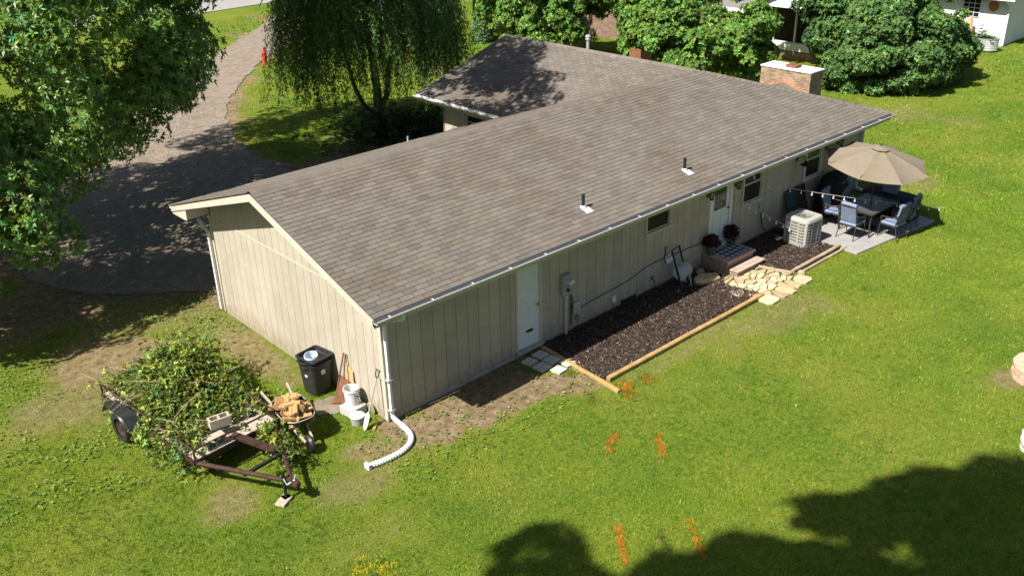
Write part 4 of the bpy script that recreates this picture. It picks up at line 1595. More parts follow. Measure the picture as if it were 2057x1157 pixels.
for (bx_, by_, br_, lab) in ((9.25, -.28, .16, 'grey rock in the shade behind the hose reel'), (9.9, -.3, .14, 'dark rock against the foot of the wooden steps'), (11.62, -2.25, .09, 'small tan stone at the outer corner of the flagstones')):
    m = MB()
    m.lathe([(br_ * .7, -.02), (br_, .05), (br_ * .85, .1), (br_ * .4, .135)], n=9, sx=1.2, sy=.85)
    m.c = [(.75, .78, .8)] * len(m.c)
    tag(m.build('boulder', MAT['stone'], loc=(bx_, by_, G(bx_) + .03), rz=bx_), lab, 'rock')

# ------------------------------------------------------------------ steps and what stands on them
stp = thing('wooden_steps', 'weathered wooden back steps below the white back door', 'steps', (10.3, 0, G(10.8)))
for k in range(6):
    MB().bx(0, 1.22, -.03 - k * .138 - .132, -.03 - k * .138, .36, .395).build('tread_plank', MAT['deck'], stp, bevel=.004)
MB().bx(-.02, 1.24, -.885, -.862, .33, .398).build('edge_board', MAT['deck'], stp, bevel=.004)
MB().bx(.02, .055, -.84, -.04, -.05, .359).build('side_board', MAT['deck_dark'], stp)
MB().bx(1.165, 1.2, -.84, -.04, -.05, .359).build('side_board', MAT['deck_dark'], stp)
MB().bx(.056, 1.164, -.84, -.81, .15, .359).build('riser', MAT['deck_dark'], stp)
for k in range(2):
    MB().bx(.02, 1.25, -.9 - k * .15 - .144, -.9 - k * .15, .165, .198).build('tread_plank', MAT['deck'], stp, bevel=.004)
MB().bx(.04, .075, -1.16, -.84, -.05, .164).build('side_board', MAT['deck_dark'], stp)
MB().bx(1.2, 1.235, -1.16, -.84, -.05, .164).build('side_board', MAT['deck_dark'], stp)
MB().bx(.076, 1.199, -1.17, -1.145, -.05, .164).build('riser', MAT['deck_dark'], stp)
rug = MB().bx(-.45, .45, -.28, .28, 0, .012).build('door_rug', MAT['rug'], loc=(10.93, -.5, G(10.8) + .397))
tag(rug, 'black and white buffalo check rug on the wooden steps', 'rug')


def flower_pot(loc, label, seed):
    o = thing('flower_pot', label, 'flower pot', loc, 0, 'potted plants at the back door')
    MB().lathe([(0, 0), (.10, 0), (.14, .2), (.155, .21), (.155, .25), (.135, .25), (.125, .2)], n=16, cap=False).build('pot', MAT['terracotta'], o, smooth=True)
    rng = np.random.default_rng(seed)
    n = 120
    d_ = unit(rng.normal(size=(n, 3)) + np.array([0, 0, .6]))
    P = np.array([0, 0, .34]) + d_ * rng.uniform(.05, .22, n)[:, None] * np.array([1, 1, .9])
    V, c = rosettes(P, d_, 5, .09, .06, (.045, .010, .013), .35, .2, rng=rng)
    np_mesh('foliage', V, 4, c, MAT['coleus'], o)['kind'] = 'stuff'


flower_pot((10.42, -.22, G(10.8) + .396), 'dark red plant in a green pot left of the back door', 71)
flower_pot((11.36, -.2, G(10.8) + .396), 'dark red plant in a green pot right of the back door', 72)

# ------------------------------------------------------------------ air conditioner
ac = thing('air_conditioner', 'beige outdoor air conditioner unit standing in the mulch', 'air conditioner', (13.5, -1.08, G(13.5) + .04), R(-4))


def rsq(h, r, z, n=6):
    out = []
    for cx_, cy_, a0 in ((h - r, h - r, 0), (-h + r, h - r, 90), (-h + r, -h + r, 180), (h - r, -h + r, 270)):
        for k in range(n):
            a = R(a0 + 90 * k / (n - 1))
            out.append((cx_ + math.cos(a) * r, cy_ + math.sin(a) * r, z))
    return out


MB().loft([rsq(.36, .11, .02), rsq(.36, .11, .70), rsq(.345, .1, .70), rsq(.345, .1, .45), rsq(.01, .003, .45)], cap=False).build('coil', MAT['acdark'], ac)
MB().loft([rsq(.39, .13, 0), rsq(.39, .13, .05)]).build('base_pan', MAT['ac'], ac)
tp = MB()
o1, o2, o3 = rsq(.395, .13, .7), rsq(.395, .13, .76), rsq(.37, .12, .80)
cr_ = [(.285 * math.cos(math.atan2(y, x)), .285 * math.sin(math.atan2(y, x)), .805) for x, y, z in o3]
ci_ = [(x * .98, y * .98, .72) for x, y, z in cr_]
tp.loft([o1, o2, o3, cr_, ci_], cap=False)
tp.build('top_cover', MAT['ac'], ac, smooth=True)
for cx_, cy_ in ((-1, -1), (1, -1), (1, 1), (-1, 1)):
    MB().box((cx_ * .325, cy_ * .325, .375), (.1, .1, .66)).build('corner_post', MAT['ac'], ac, bevel=.03)
for sx_, sy_ in ((-1, 0), (0, -1), (1, 0), (0, 1)):
    for k in range(8):
        z = .09 + k * .085
        if sx_:
            MB().box((sx_ * .376, 0, z), (.022, .56, .026)).build('louvre', MAT['ac'], ac)
        else:
            MB().box((0, sy_ * .376, z), (.56, .022, .026)).build('louvre', MAT['ac'], ac)
    for q in (-.12, .14):
        MB().box((sx_ * .381 + (q if sy_ else 0), sy_ * .381 + (q if sx_ else 0), .38), (.016 if sx_ else .04, .016 if sy_ else .04, .64)).build('upright', MAT['ac'], ac)
gr = MB()
for k in range(5):
    rr_ = .05 + k * .055
    gr.tube([(rr_ * math.cos(a * math.pi / 10), rr_ * math.sin(a * math.pi / 10), .80) for a in range(21)], .0035, 5, cap=False)
for k in range(12):
    a = k * math.pi / 6
    gr.tube([(.04 * math.cos(a), .04 * math.sin(a), .803), (.29 * math.cos(a), .29 * math.sin(a), .803)], .0035, 5)
gr.build('fan_guard', MAT['grey'], ac)
for k in range(4):
    a = R(90 * k)
    MB().prism([(.03, -.02, .66), (.25, -.1, .64), (.26, .07, .70), (.03, .03, .69)], (0, 0, .006)).build('fan_blade', MAT['acdark'], ac).rotation_euler = (0, 0, a)
MB().lathe([(.07, .6), (.07, .73), (.05, .75), (0, .755)], n=14).build('fan_motor', MAT['black'], ac, smooth=True)
MB().bx(-.4045, -.402, .14, .28, .42, .66).build('label_plate', MAT['white'], ac)
MB().box((.1, .0, -.03), (1.05, .95, .06)).build('pad', MAT['black'], ac)
ln = MB().tube([(12.92, -.06, 1.05), (12.92, -.09, .8), (12.95, -.14, .55), (13.05, -.35, .4), (13.15, -.6, .38), (13.22, -.78, .42)], .018, 8)
lo_ = thing('refrigerant_line', 'dark insulated line looping from the wall to the air conditioner', 'cable', (12.92, -.06, G(12.9)))
ln.v = [(x - 12.92, y + .06, z - G(12.9)) for x, y, z in ln.v]
ln.build('line', MAT['greenplastic'], lo_, smooth=True)
MB().bx(-.07, .07, 0.0, .052, .78, 1.05).build('disconnect_box', MAT['grey'], lo_, bevel=.01)
MB().tube([(.05, -.55, .12), (.2, -.62, .16), (.34, -.6, .14), (.3, -.5, .12), (.1, -.48, .12)], .03, 8).build('coil', MAT['galv'], lo_, smooth=True)

# ------------------------------------------------------------------ wall fittings
def wall_lantern(x, z, label):
    o = thing('wall_lantern', label, 'wall lamp', (x, -.012, z), 0, 'black lanterns on the rear wall')
    MB().bx(-.05, .05, -.015, 0, -.12, .1).build('back_plate', MAT['black'], o)
    MB().tube([(0, -.01, .06), (0, -.07, .12), (0, -.12, .1)], .01, 6).build('arm', MAT['black'], o)
    f = MB()
    f.lathe([(.085, .06), (.05, .1), (.012, .12), (0, .14)], (0, -.12, 0), 6)
    f.lathe([(.05, -.16), (.06, -.14), (.0, -.13)], (0, -.12, 0), 6)
    for k in range(6):
        a = k * math.pi / 3
        f.bar((math.cos(a) * .05, -.12 + math.sin(a) * .05, -.15), (math.cos(a) * .075, -.12 + math.sin(a) * .075, .06), .01, .01)
    f.build('cage', MAT['black'], o)
    MB().lathe([(.04, -.14), (.062, .05)], (0, -.12, 0), 6).build('lantern_glass', MAT['glass'], o)


def barn_lamp(x, z, label):
    o = thing('gooseneck_lamp', label, 'wall lamp', (x, -.012, z), 0, 'black barn lamps on the rear wall')
    MB().lathe([(.06, 0), (.055, .015), (0, .02)], n=14).build('back_plate', MAT['black'], o).rotation_euler = (R(90), 0, 0)
    MB().tube([(0, -.01, 0), (0, -.06, .1), (0, -.16, .15), (0, -.26, .11), (0, -.29, .02)], .013, 8).build('arm', MAT['black'], o, smooth=True)
    MB().lathe([(.03, .03), (.04, -.01), (.09, -.05), (.15, -.09), (.145, -.095), (.08, -.06), (.0, -.03)], (0, -.29, 0), 18, cap=False).build('shade', MAT['black'], o, smooth=True)


wall_lantern(10.42, 2.22, 'black lantern just left of the white back door')
wall_lantern(11.62, 2.22, 'black lantern between the back door and the middle window')
wall_lantern(16.85, 2.22, 'black lantern nearest the far corner of the rear wall')
barn_lamp(14.62, 2.14, 'black gooseneck lamp left of the white framed window')
barn_lamp(16.2, 2.14, 'black gooseneck lamp right of the white framed window')

mt = thing('electric_meter', 'grey electric meter box with conduit beside the garage door', 'meter', (5.07, -.012, 0))
MB().bx(-.13, .13, -.12, 0, 1.15, 1.68).build('box', MAT['grey'], mt, bevel=.012)
MB().lathe([(.1, 0), (.1, .04), (.085, .06), (.085, .12), (.06, .14), (0, .142)], n=18).build('dial', MAT['galv'], mt, smooth=True).matrix_local = Matrix.Translation((.02, -.121, 1.5)) @ Matrix.Rotation(R(90), 4, 'X')
MB().lathe([(.045, 0), (.045, .03), (0, .035)], n=14).build('seal', MAT['black'], mt).matrix_local = Matrix.Translation((.0, -.121, 1.3)) @ Matrix.Rotation(R(90), 4, 'X')
MB().tube([(.0, -.06, 1.15), (.0, -.06, .02)], .035, 10).build('conduit', MAT['trim'], mt, smooth=True)
MB().tube([(.2, -.03, 1.5), (.2, -.03, .3)], .014, 8).tube([(.16, -.04, 1.1), (.25, -.05, .95), (.22, -.04, .8), (.26, -.05, .7)], .01, 6).build('cable', MAT['black'], mt)
cbx = thing('cable_box', 'small pale grey junction box on the wall right of the meter', 'junction box', (5.42, -.012, .55))
MB().bx(-.1, .13, -.09, 0, 0, .28).build('box', MAT['galv'], cbx, bevel=.015)
MB().tube([(0, -.04, -.03), (.09, -.06, -.12), (.05, -.06, -.22), (-.03, -.05, -.14), (.03, -.05, -.05)], .01, 6).build('coiled_cable', MAT['black'], cbx)
wc = MB().tube([(5.6, -.018, .62), (6.0, -.018, .66), (6.6, -.018, .7), (7.3, -.018, .74), (8.0, -.018, .9), (8.5, -.018, .93), (9.2, -.018, .9), (9.8, -.018, .89), (10.35, -.018, .86)], .011, 6).build('wall_cable', MAT['black'], smooth=True)
tag(wc, 'thin black cable strung low along the rear wall', 'cable')
ol = MB().bx(-.06, .06, -.06, 0, 0, .17).build('outlet_cover', MAT['white'], loc=(6.78, -.012, .36), bevel=.012)
tag(ol, 'white outlet cover low on the rear wall above the mulch', 'outlet')
for x_ in (7.35, 9.75):
    vt = thing('foundation_vent', ('green' if x_ < 8 else 'brown') + ' foundation vent at the foot of the wall ' + ('under the small window' if x_ < 8 else 'left of the steps'), 'vent', (x_, -.014, .16 + .011 * (x_ - 7)))
    MB().bx(-.28 if x_ < 8 else -.12, .28 if x_ < 8 else .12, -.02, 0, 0, .12 if x_ < 8 else .4).build('grille', MAT['greenplastic'] if x_ < 8 else MAT['deck'], vt)
fa = thing('garden_tap', 'small dark garden tap on the wall left of the hose reel', 'tap', (8.2, -.012, .52))
MB().tube([(0, 0, 0), (0, -.09, 0), (0, -.12, -.05)], .014, 8).tube([(-.05, -.06, .05), (.05, -.06, .05)], .012, 6).tube([(0, -.06, 0), (0, -.06, .05)], .008, 6).tube([(0, -.12, -.05), (.03, -.12, -.3), (.02, -.1, -.42)], .011, 6).build('tap', MAT['black'], fa)
hk = thing('wall_hook', 'empty black hose hook on the rear wall under the window', 'hook', (8.74, -.012, .95))
MB().bar((0, -.008, 0), (0, -.008, .28), .03, .014).tube([(0, -.01, .02), (0, -.08, -.02), (.06, -.12, .02), (.12, -.12, .07)], .014, 8).build('hook', MAT['black'], hk)
hr = thing('hose_reel', 'dark green hose reel cart with pale hose against the wall', 'hose reel', (8.95, -.42, G(9) + .05), R(12))
for s in (-1, 1):
    MB().bar((s * .2, .22, 1.0), (s * .2, -.12, .0), .035, .05).build('side_frame', MAT['greenplastic'], hr, bevel=.006)
    MB().lathe([(.0, -.012), (.19, -.012), (.19, .012), (0, .012)], n=20).build('reel_disc', MAT['hose'], hr).matrix_local = Matrix.Translation((s * .16, -.02, .42)) @ Matrix.Rotation(R(90), 4, 'Y')
MB().tube([(-.2, .22, 1.0), (.2, .22, 1.0)], .018, 8).build('handle', MAT['greenplastic'], hr)
MB().bx(-.18, .18, .13, .15, .66, .86).build('tool_tray', MAT['white'], hr).rotation_euler = (R(-18), 0, 0)
hs = MB()
for k in range(9):
    x_ = -.13 + k * .032
    hs.tube([(x_, -.02 + math.cos(a * math.pi / 8) * (.13 + .015 * (k % 2)), .42 + math.sin(a * math.pi / 8) * (.13 + .015 * (k % 2))) for a in range(17)], .016, 6, cap=False)
hs.tube([(.1, -.15, .4), (.12, -.2, .2), (.1, -.22, .02), (.25, -.28, .02), (.35, -.2, .02)], .014, 6)
hs.build('hose', MAT['hose'], hr, smooth=True)
MB().bx(-.2, .2, -.16, .02, 0, .03).build('foot', MAT['greenplastic'], hr)

# ------------------------------------------------------------------ patio furniture
PZ = G(15.5) + .05
tb = thing('patio_table', 'dark slate topped metal patio dining table under the umbrella', 'table', (15.65, -1.85, PZ))
MB().bx(-.74, .74, -.5, .5, .695, .71).build('table_top', MAT['tabletop'], tb)
fr_ = MB()
for a, b in (((-.77, -.53), (.77, -.53)), ((.77, -.53), (.77, .53)), ((.77, .53), (-.77, .53)), ((-.77, .53), (-.77, -.53))):
    fr_.bar((*a, .70), (*b, .70), .035, .045)
fr_.build('rim', MAT['bronze'], tb)
for sx_ in (-1, 1):
    for sy_ in (-1, 1):
        MB().tube([(sx_ * .7, sy_ * .47, .68), (sx_ * .64, sy_ * .42, .35), (sx_ * .7, sy_ * .47, 0)], .025, 8).build('leg', MAT['bronze'], tb, smooth=True)


def patio_chair():
    o = thing('patio_chair', 'x', 'chair', (0, 0, 0), 0, 'patio chairs round the table')
    for s in (-1, 1):
        MB().tube([(.22, s * .26, .62), (.25, s * .26, .4), (.28, s * .27, 0)], .014, 7).build('leg', MAT['bronze'], o, smooth=True)
        MB().tube([(-.22, s * .25, .42), (-.26, s * .25, .2), (-.32, s * .26, 0)], .014, 7).build('leg', MAT['bronze'], o, smooth=True)
        MB().tube([(-.27, s * .27, .72), (-.1, s * .29, .64), (.12, s * .29, .63), (.22, s * .27, .62), (.27, s * .26, .56)], .018, 7).build('arm', MAT['bronze'], o, smooth=True)
        MB().tube([(-.2, s * .25, .4), (-.27, s * .25, .7), (-.33, s * .24, .98)], .015, 7).build('back_post', MAT['bronze'], o, smooth=True)
    MB().tube([(-.33, -.24, .98), (-.355, -.1, 1.0), (-.355, .1, 1.0), (-.33, .24, .98)], .017, 7).build('top_rail', MAT['bronze'], o, smooth=True)
    for k in range(7):
        y = -.18 + k * .06
        MB().tube([(-.19, y, .36), (-.27, y, .7), (-.335, y, .96)], .006, 5).build('back_rod', MAT['bronze'], o)
    MB().bx(-.24, .26, -.25, .25, .36, .385).build('seat_frame', MAT['bronze'], o)
    q = MB()
    q.loft([[(-.23, -.235, .39), (.25, -.245, .39), (.25, .245, .39), (-.23, .235, .39)], [(-.25, -.255, .425), (.275, -.26, .425), (.275, .26, .425), (-.25, .255, .425)], [(-.22, -.23, .475), (.25, -.235, .47), (.25, .235, .47), (-.22, .23, .475)]])
    q.build('seat_cushion', MAT['cushion'], o, bevel=.015)
    c_ = MB().box((-.235, 0, .74), (.09, .47, .52), Matrix.Rotation(R(-13), 3, 'Y'))
    c_.build('back_cushion', MAT['cushion'], o, bevel=.025)
    h_ = MB().tube([(-.27, -.22, 1.0), (-.28, 0, 1.01), (-.27, .22, 1.0)], .06, 10)
    h_.build('head_roll', MAT['cushion'], o, smooth=True)
    return o


ch0 = patio_chair()
CH = [((14.72, -1.88), 0, 'blue cushioned patio chair nearest the air conditioner, its back toward it'),
      ((15.2, -1.02), -78, 'blue cushioned patio chair turned sideways in front of the covered grill'),
      ((15.5, -2.72), 84, 'blue cushioned patio chair on the lawn side of the table'),
      ((16.28, -2.66), 100, 'patio chair half hidden beside the black covered box'),
      ((16.2, -1.0), -95, 'shaded patio chair behind the table under the umbrella'),
      ((16.72, -1.8), 180, 'shaded patio chair at the far end of the table')]
for i, ((x, y), a, lab) in enumerate(CH):
    o = ch0 if i == 0 else copy_tree(ch0)
    o.location = (x, y, PZ)
    o.rotation_euler = (0, 0, R(a))
    o['label'] = lab

um = thing('patio_umbrella', 'tan octagonal patio umbrella open over the dining table', 'umbrella', (15.62, -1.92, PZ))
TILT = Matrix.Rotation(R(7), 4, 'X') @ Matrix.Rotation(R(-2), 4, 'Y')
MB().tube([(0, 0, 0), (0, 0, 2.05), (0, -.04, 2.4)], .02, 10).build('pole', MAT['bronze'], um, smooth=True)
MB().lathe([(.24, 0), (.24, .04), (.06, .08), (.04, .25), (0, .26)], n=20).build('base', MAT['black'], um, smooth=True)
PIV = Matrix.Translation((0, 0, 2.1)) @ TILT @ Matrix.Translation((0, 0, -2.1))
cv = MB()
NS, NR, RAD = 8, 7, 1.46
for k in range(NS):
    a0, a1 = 2 * math.pi * k / NS + .2, 2 * math.pi * (k + 1) / NS + .2
    grid = []
    for i in range(NR + 1):
        t = .10 + .90 * i / NR
        rr_ = RAD * t
        z = 2.42 - .46 * t ** 1.15
        row = []
        for j in range(7):
            s = j / 6
            p0 = Vector((math.cos(a0) * rr_, math.sin(a0) * rr_, z))
            p1 = Vector((math.cos(a1) * rr_, math.sin(a1) * rr_, z))
            p = p0.lerp(p1, s)
            sag = 4 * s * (1 - s)
            p.z -= .055 * sag * t
            if i == NR:
                p -= Vector((p.x, p.y, 0)).normalized() * .05 * sag
            row.append(p)
        grid.append(row)
    vs = [p for r in grid for p in r]
    cv.add(vs, [(i * 7 + j, i * 7 + j + 1, (i + 1) * 7 + j + 1, (i + 1) * 7 + j) for i in range(NR) for j in range(6)])
can = cv.build('canopy', MAT['canvas'], um, smooth=True)
can.matrix_local = PIV
vn = MB()
ring0, ring1 = [], []
for k in range(32):
    a = 2 * math.pi * k / 32 + .2
    sc = .27 - .03 * abs(math.sin(4 * (a - .2)))
    ring0.append((math.cos(a) * .03, math.sin(a) * .03, 2.47))
    ring1.append((math.cos(a) * sc, math.sin(a) * sc, 2.395))
vn.loft([ring0, ring1], cap=False)
vn.build('vent', MAT['canvas'], um, smooth=True).matrix_local = PIV
MB().lathe([(.03, 2.44), (.045, 2.47), (.03, 2.5), (.015, 2.52), (0, 2.53)], n=12).build('finial', MAT['black'], um, smooth=True).matrix_local = PIV
for k in range(8):
    a = 2 * math.pi * k / 8 + .2
    MB().tube([(math.cos(a) * .03, math.sin(a) * .03, 2.36), (math.cos(a) * RAD * .97, math.sin(a) * RAD * .97, 1.985)], .008, 5).build('rib', MAT['bronze'], um).matrix_local = PIV

gc = thing('covered_grill', 'barbecue grill under a black cover against the wall', 'grill', (16.05, -.48, PZ))
rng_ = random.Random(4)
rings = []
for z, hx, hy in ((0.01, .62, .34), (.3, .6, .33), (.75, .61, .33), (.86, .58, .33), (.92, .44, .32), (1.1, .41, .29), (1.2, .33, .2), (1.22, .1, .06)):
    ring = []
    for k in range(24):
        a = 2 * math.pi * k / 24
        ca_, sa_ = math.cos(a), math.sin(a)
        q = (abs(ca_) ** 4 + abs(sa_) ** 4) ** -.25
        ring.append((hx * q * ca_ + rng_.uniform(-.014, .014), hy * q * sa_ + rng_.uniform(-.014, .014), z + rng_.uniform(-.006, .006)))
    rings.append(ring)
MB().loft(rings).build('cover', MAT['blackcloth'], gc, smooth=True)
MB().tube([(-.1, -.31, .98), (0, -.34, 1.0), (.1, -.31, .98)], .008, 6).build('handle_strap', MAT['galv'], gc)
bx = thing('covered_storage_box', 'long low storage box under a black cover at the patio edge', 'storage box', (17.0, -1.85, PZ), R(-4))
rings = []
for z, hx, hy in ((.0, .42, .78), (.3, .41, .77), (.62, .42, .78), (.67, .4, .76), (.7, .15, .5)):
    ring = []
    for k in range(28):
        a = 2 * math.pi * (k + .5) / 28
        ca_, sa_ = math.cos(a), math.sin(a)
        q = (abs(ca_) ** 10 + abs(sa_) ** 10) ** -.1
        ring.append((hx * q * ca_ + rng_.uniform(-.008, .008), hy * q * sa_ + rng_.uniform(-.008, .008), z + rng_.uniform(-.008, .008)))
    rings.append(ring)
MB().loft(rings).build('cover', MAT['blackcloth'], bx, smooth=True)
for i, (x, a, mk, lab) in enumerate(((14.25, 16, 'greenplastic', 'folded dark green chair leaning on the wall, nearest the air conditioner'), (14.52, 20, 'cushion_dark', 'folded charcoal chair leaning on the wall between two others'), (14.85, 13, 'blackplastic', 'folded black chair leaning on the wall, nearest the grill'))):
    f = thing('folded_chair', lab, 'chair', (x, -.42 + .04 * i, PZ), R(-6 + 5 * i), 'folded chairs leaning on the wall')
    Rm = Matrix.Rotation(R(-a), 4, 'X')
    for s in (-1, 1):
        MB().tube([(s * .24, 0, 0), (s * .25, .02, .6), (s * .23, 0, 1.08)], .014, 7).build('side_rail', MAT['black'], f).matrix_local = Rm
    MB().box((0, .02, .82), (.44, .035, .5)).build('back_panel', MAT[mk], f, bevel=.01).matrix_local = Rm
    MB().box((0, -.03, .36), (.44, .035, .4)).build('seat_panel', MAT[mk], f, bevel=.01).matrix_local = Rm


def string_lights(pts, n, label, stake=None):
    o = thing('string_lights', label, 'string lights', pts[0], 0, 'strings of bulbs over the patio')
    b0 = Vector(pts[0])
    a, b = Vector((0, 0, 0)), Vector(pts[1]) - b0
    sag = (b - a).length * .012
    path = [a.lerp(b, t / 24) - Vector((0, 0, sag * 4 * (t / 24) * (1 - t / 24))) for t in range(25)]
    MB().tube(path, .0065, 5).build('wire', MAT['trim'], o)
    sk = MB().lathe([(.012, 0), (.014, -.045), (.0, -.046)], n=8).mesh('socket', MAT['trim'])
    bm_ = MB().lathe([(.008, -.045), (.024, -.075), (.022, -.1), (.0, -.118)], n=10).mesh('bulb', MAT['bucket'], smooth=True)
    for k in range(n):
        t = (k + .5) / n
        p = a.lerp(b, t) - Vector((0, 0, sag * 4 * t * (1 - t)))
        s_ = inst('socket', sk, o, p)
        inst('bulb', bm_, s_)
    if stake:
        MB().tube([b, b - Vector((0, 0, stake))], .008, 6).build('stake', MAT['bronze'], o)


string_lights([(11.5, -.03, 1.9), (13.12, -1.0, G(13.1) + .5)], 9, 'short string of bulbs sloping from the back door to the air conditioner')
string_lights([(12.92, -.04, 1.86), (17.35, -3.3, .78)], 17, 'long string of bulbs stretched from the wall across the patio', stake=.55)

# ------------------------------------------------------------------ utility trailer and its load
tr = thing('utility_trailer', 'rusty black utility trailer loaded with cut branches', 'trailer', (-2.83, .9, 0), R(5))
HX, DL, DZ = .88, 3.6, .48
for k in range(8):
    w_ = 2 * HX / 8
    MB().bx(-HX + k * w_ + .006, -HX + (k + 1) * w_ - .006, 0.02, DL, DZ, DZ + .035).build('deck_plank', MAT['plank'], tr, bevel=.004)
fr_ = MB()
fr_.bx(-HX - .04, -HX, 0, DL, DZ - .06, DZ + .03)
fr_.bx(HX, HX + .04, 0, DL, DZ - .06, DZ + .03)
fr_.bx(-HX, HX, -.04, .0, DZ - .06, DZ + .03)
fr_.bx(-HX, HX, DL, DL + .04, DZ - .06, DZ + .03)
for k in range(4):
    fr_.bx(-HX, HX, .5 + k * .9, .55 + k * .9, DZ - .06, DZ - .004)
fr_.build('frame', MAT['rust'], tr)
for pts in ([(-HX, 0, DZ + .03), (-HX - .01, -.01, DZ + .24), (-HX, .0, DZ + .27), (HX, 0, DZ + .27), (HX, 0, DZ + .03)], [(-HX, .0, DZ + .262), (-HX, 1.0, DZ + .262), (-HX, DL, DZ + .262), (-HX, DL, DZ + .03)], [(HX, .0, DZ + .262), (HX, 1.0, DZ + .262), (HX, DL, DZ + .262), (HX, DL, DZ + .03)]):
    MB().tube(pts, .02, 7).build('rail', MAT['rust'], tr)
MB().tube([(-HX + .02, .02, DZ - .03), (-.05, -1.62, DZ - .08)], .045, 9).build('tongue_beam', MAT['rust'], tr, smooth=True)
MB().tube([(HX - .02, .02, DZ - .03), (.05, -1.62, DZ - .08)], .045, 9).build('tongue_beam', MAT['rust'], tr, smooth=True)
MB().bar((-.44, -.86, DZ - .12), (.46, -.84, DZ - .10), .06, .05).build('cross_member', MAT['black'], tr)
MB().box((0, -1.72, DZ - .07), (.13, .26, .11)).lathe([(.06, -.05), (.075, 0), (.06, .06), (0, .08)], (0, -1.86, DZ - .08), 12).build('coupler', MAT['rust'], tr, bevel=.008)
MB().tube([(-.09, -1.6, DZ + .12), (-.09, -1.6, .06)], .03, 9).bx(-.16, -.02, -1.67, -1.53, .045, .06).build('jack', MAT['black'], tr)
MB().tube([(-.02, -1.5, DZ - .03), (-.1, -1.62, DZ - .02), (-.12, -1.74, DZ - .08), (0, -1.8, DZ - .02), (.1, -1.7, DZ)], .014, 6).build('safety_chain', MAT['galv'], tr)
for s in (-1, 1):
    wh = MB().lathe([(.2, -.09), (.3, -.1), (.33, -.06), (.335, 0), (.33, .06), (.3, .1), (.2, .09)], n=26, cap=False).build('wheel', MAT['blackplastic'], tr, smooth=True)
    wh.matrix_local = Matrix.Translation((s * (HX + .2), 2.4, .335)) @ Matrix.Rotation(R(90), 4, 'Y')
    MB().lathe([(.2, -.07), (.17, -.04), (.08, -.02), (.07, -.06), (0, -.06)], n=20, cap=False).lathe([(.2, .07), (.17, .04), (.08, .02), (.07, .06), (0, .06)], n=20, cap=False).build('rim', MAT['rust'], wh, smooth=True)
    MB().prism([(s * (HX + .045), 1.85, .48), (s * (HX + .045), 2.02, .7), (s * (HX + .045), 2.85, .7), (s * (HX + .045), 3.02, .48), (s * (HX + .045), 3.0, .47), (s * (HX + .045), 2.83, .685), (s * (HX + .045), 2.04, .685), (s * (HX + .045), 1.87, .47)], (s * .27, 0, 0)).build('fender', MAT['blackplastic'], tr)
jb = MB().box((0, 0, .03), (.3, .2, .06)).build('jack_block', MAT['blockc'], loc=(-2.86, -.75, 0.0), rz=.5, bevel=.01)
tag(jb, 'flat concrete block under the trailer jack', 'block')
lb = MB().bar((-.0, 0, 0), (.42, -.86, -.14), .15, .05).build('loose_board', MAT['rust'], loc=(-2.86, 1.0, .60))
tag(lb, 'dark weathered board laid across the trailer tongue', 'board')


def cinder(loc, rz, label, tip=False):
    m = MB()
    m.bx(-.2, .2, -.1, -.068, 0, .19).bx(-.2, .2, .068, .1, 0, .19)
    for a, b in ((-.2, -.168), (-.016, .016), (.168, .2)):
        m.bx(a, b, -.0679, .0679, 0.001, .189)
    o = m.build('cinder_block', MAT['blockc'], loc=loc, rz=rz)
    if tip:
        o.rotation_euler = (R(90), 0, rz)
    tag(o, label, 'block', 'cinder blocks on the trailer deck')


cinder((-3.22, 1.12, DZ + .04 + .10), R(4), 'grey cinder block lying near the front left of the trailer deck', True)
cinder((-2.95, 1.28, DZ + .04 + .2), R(-8), 'taller tan cinder block behind the other on the trailer', False)


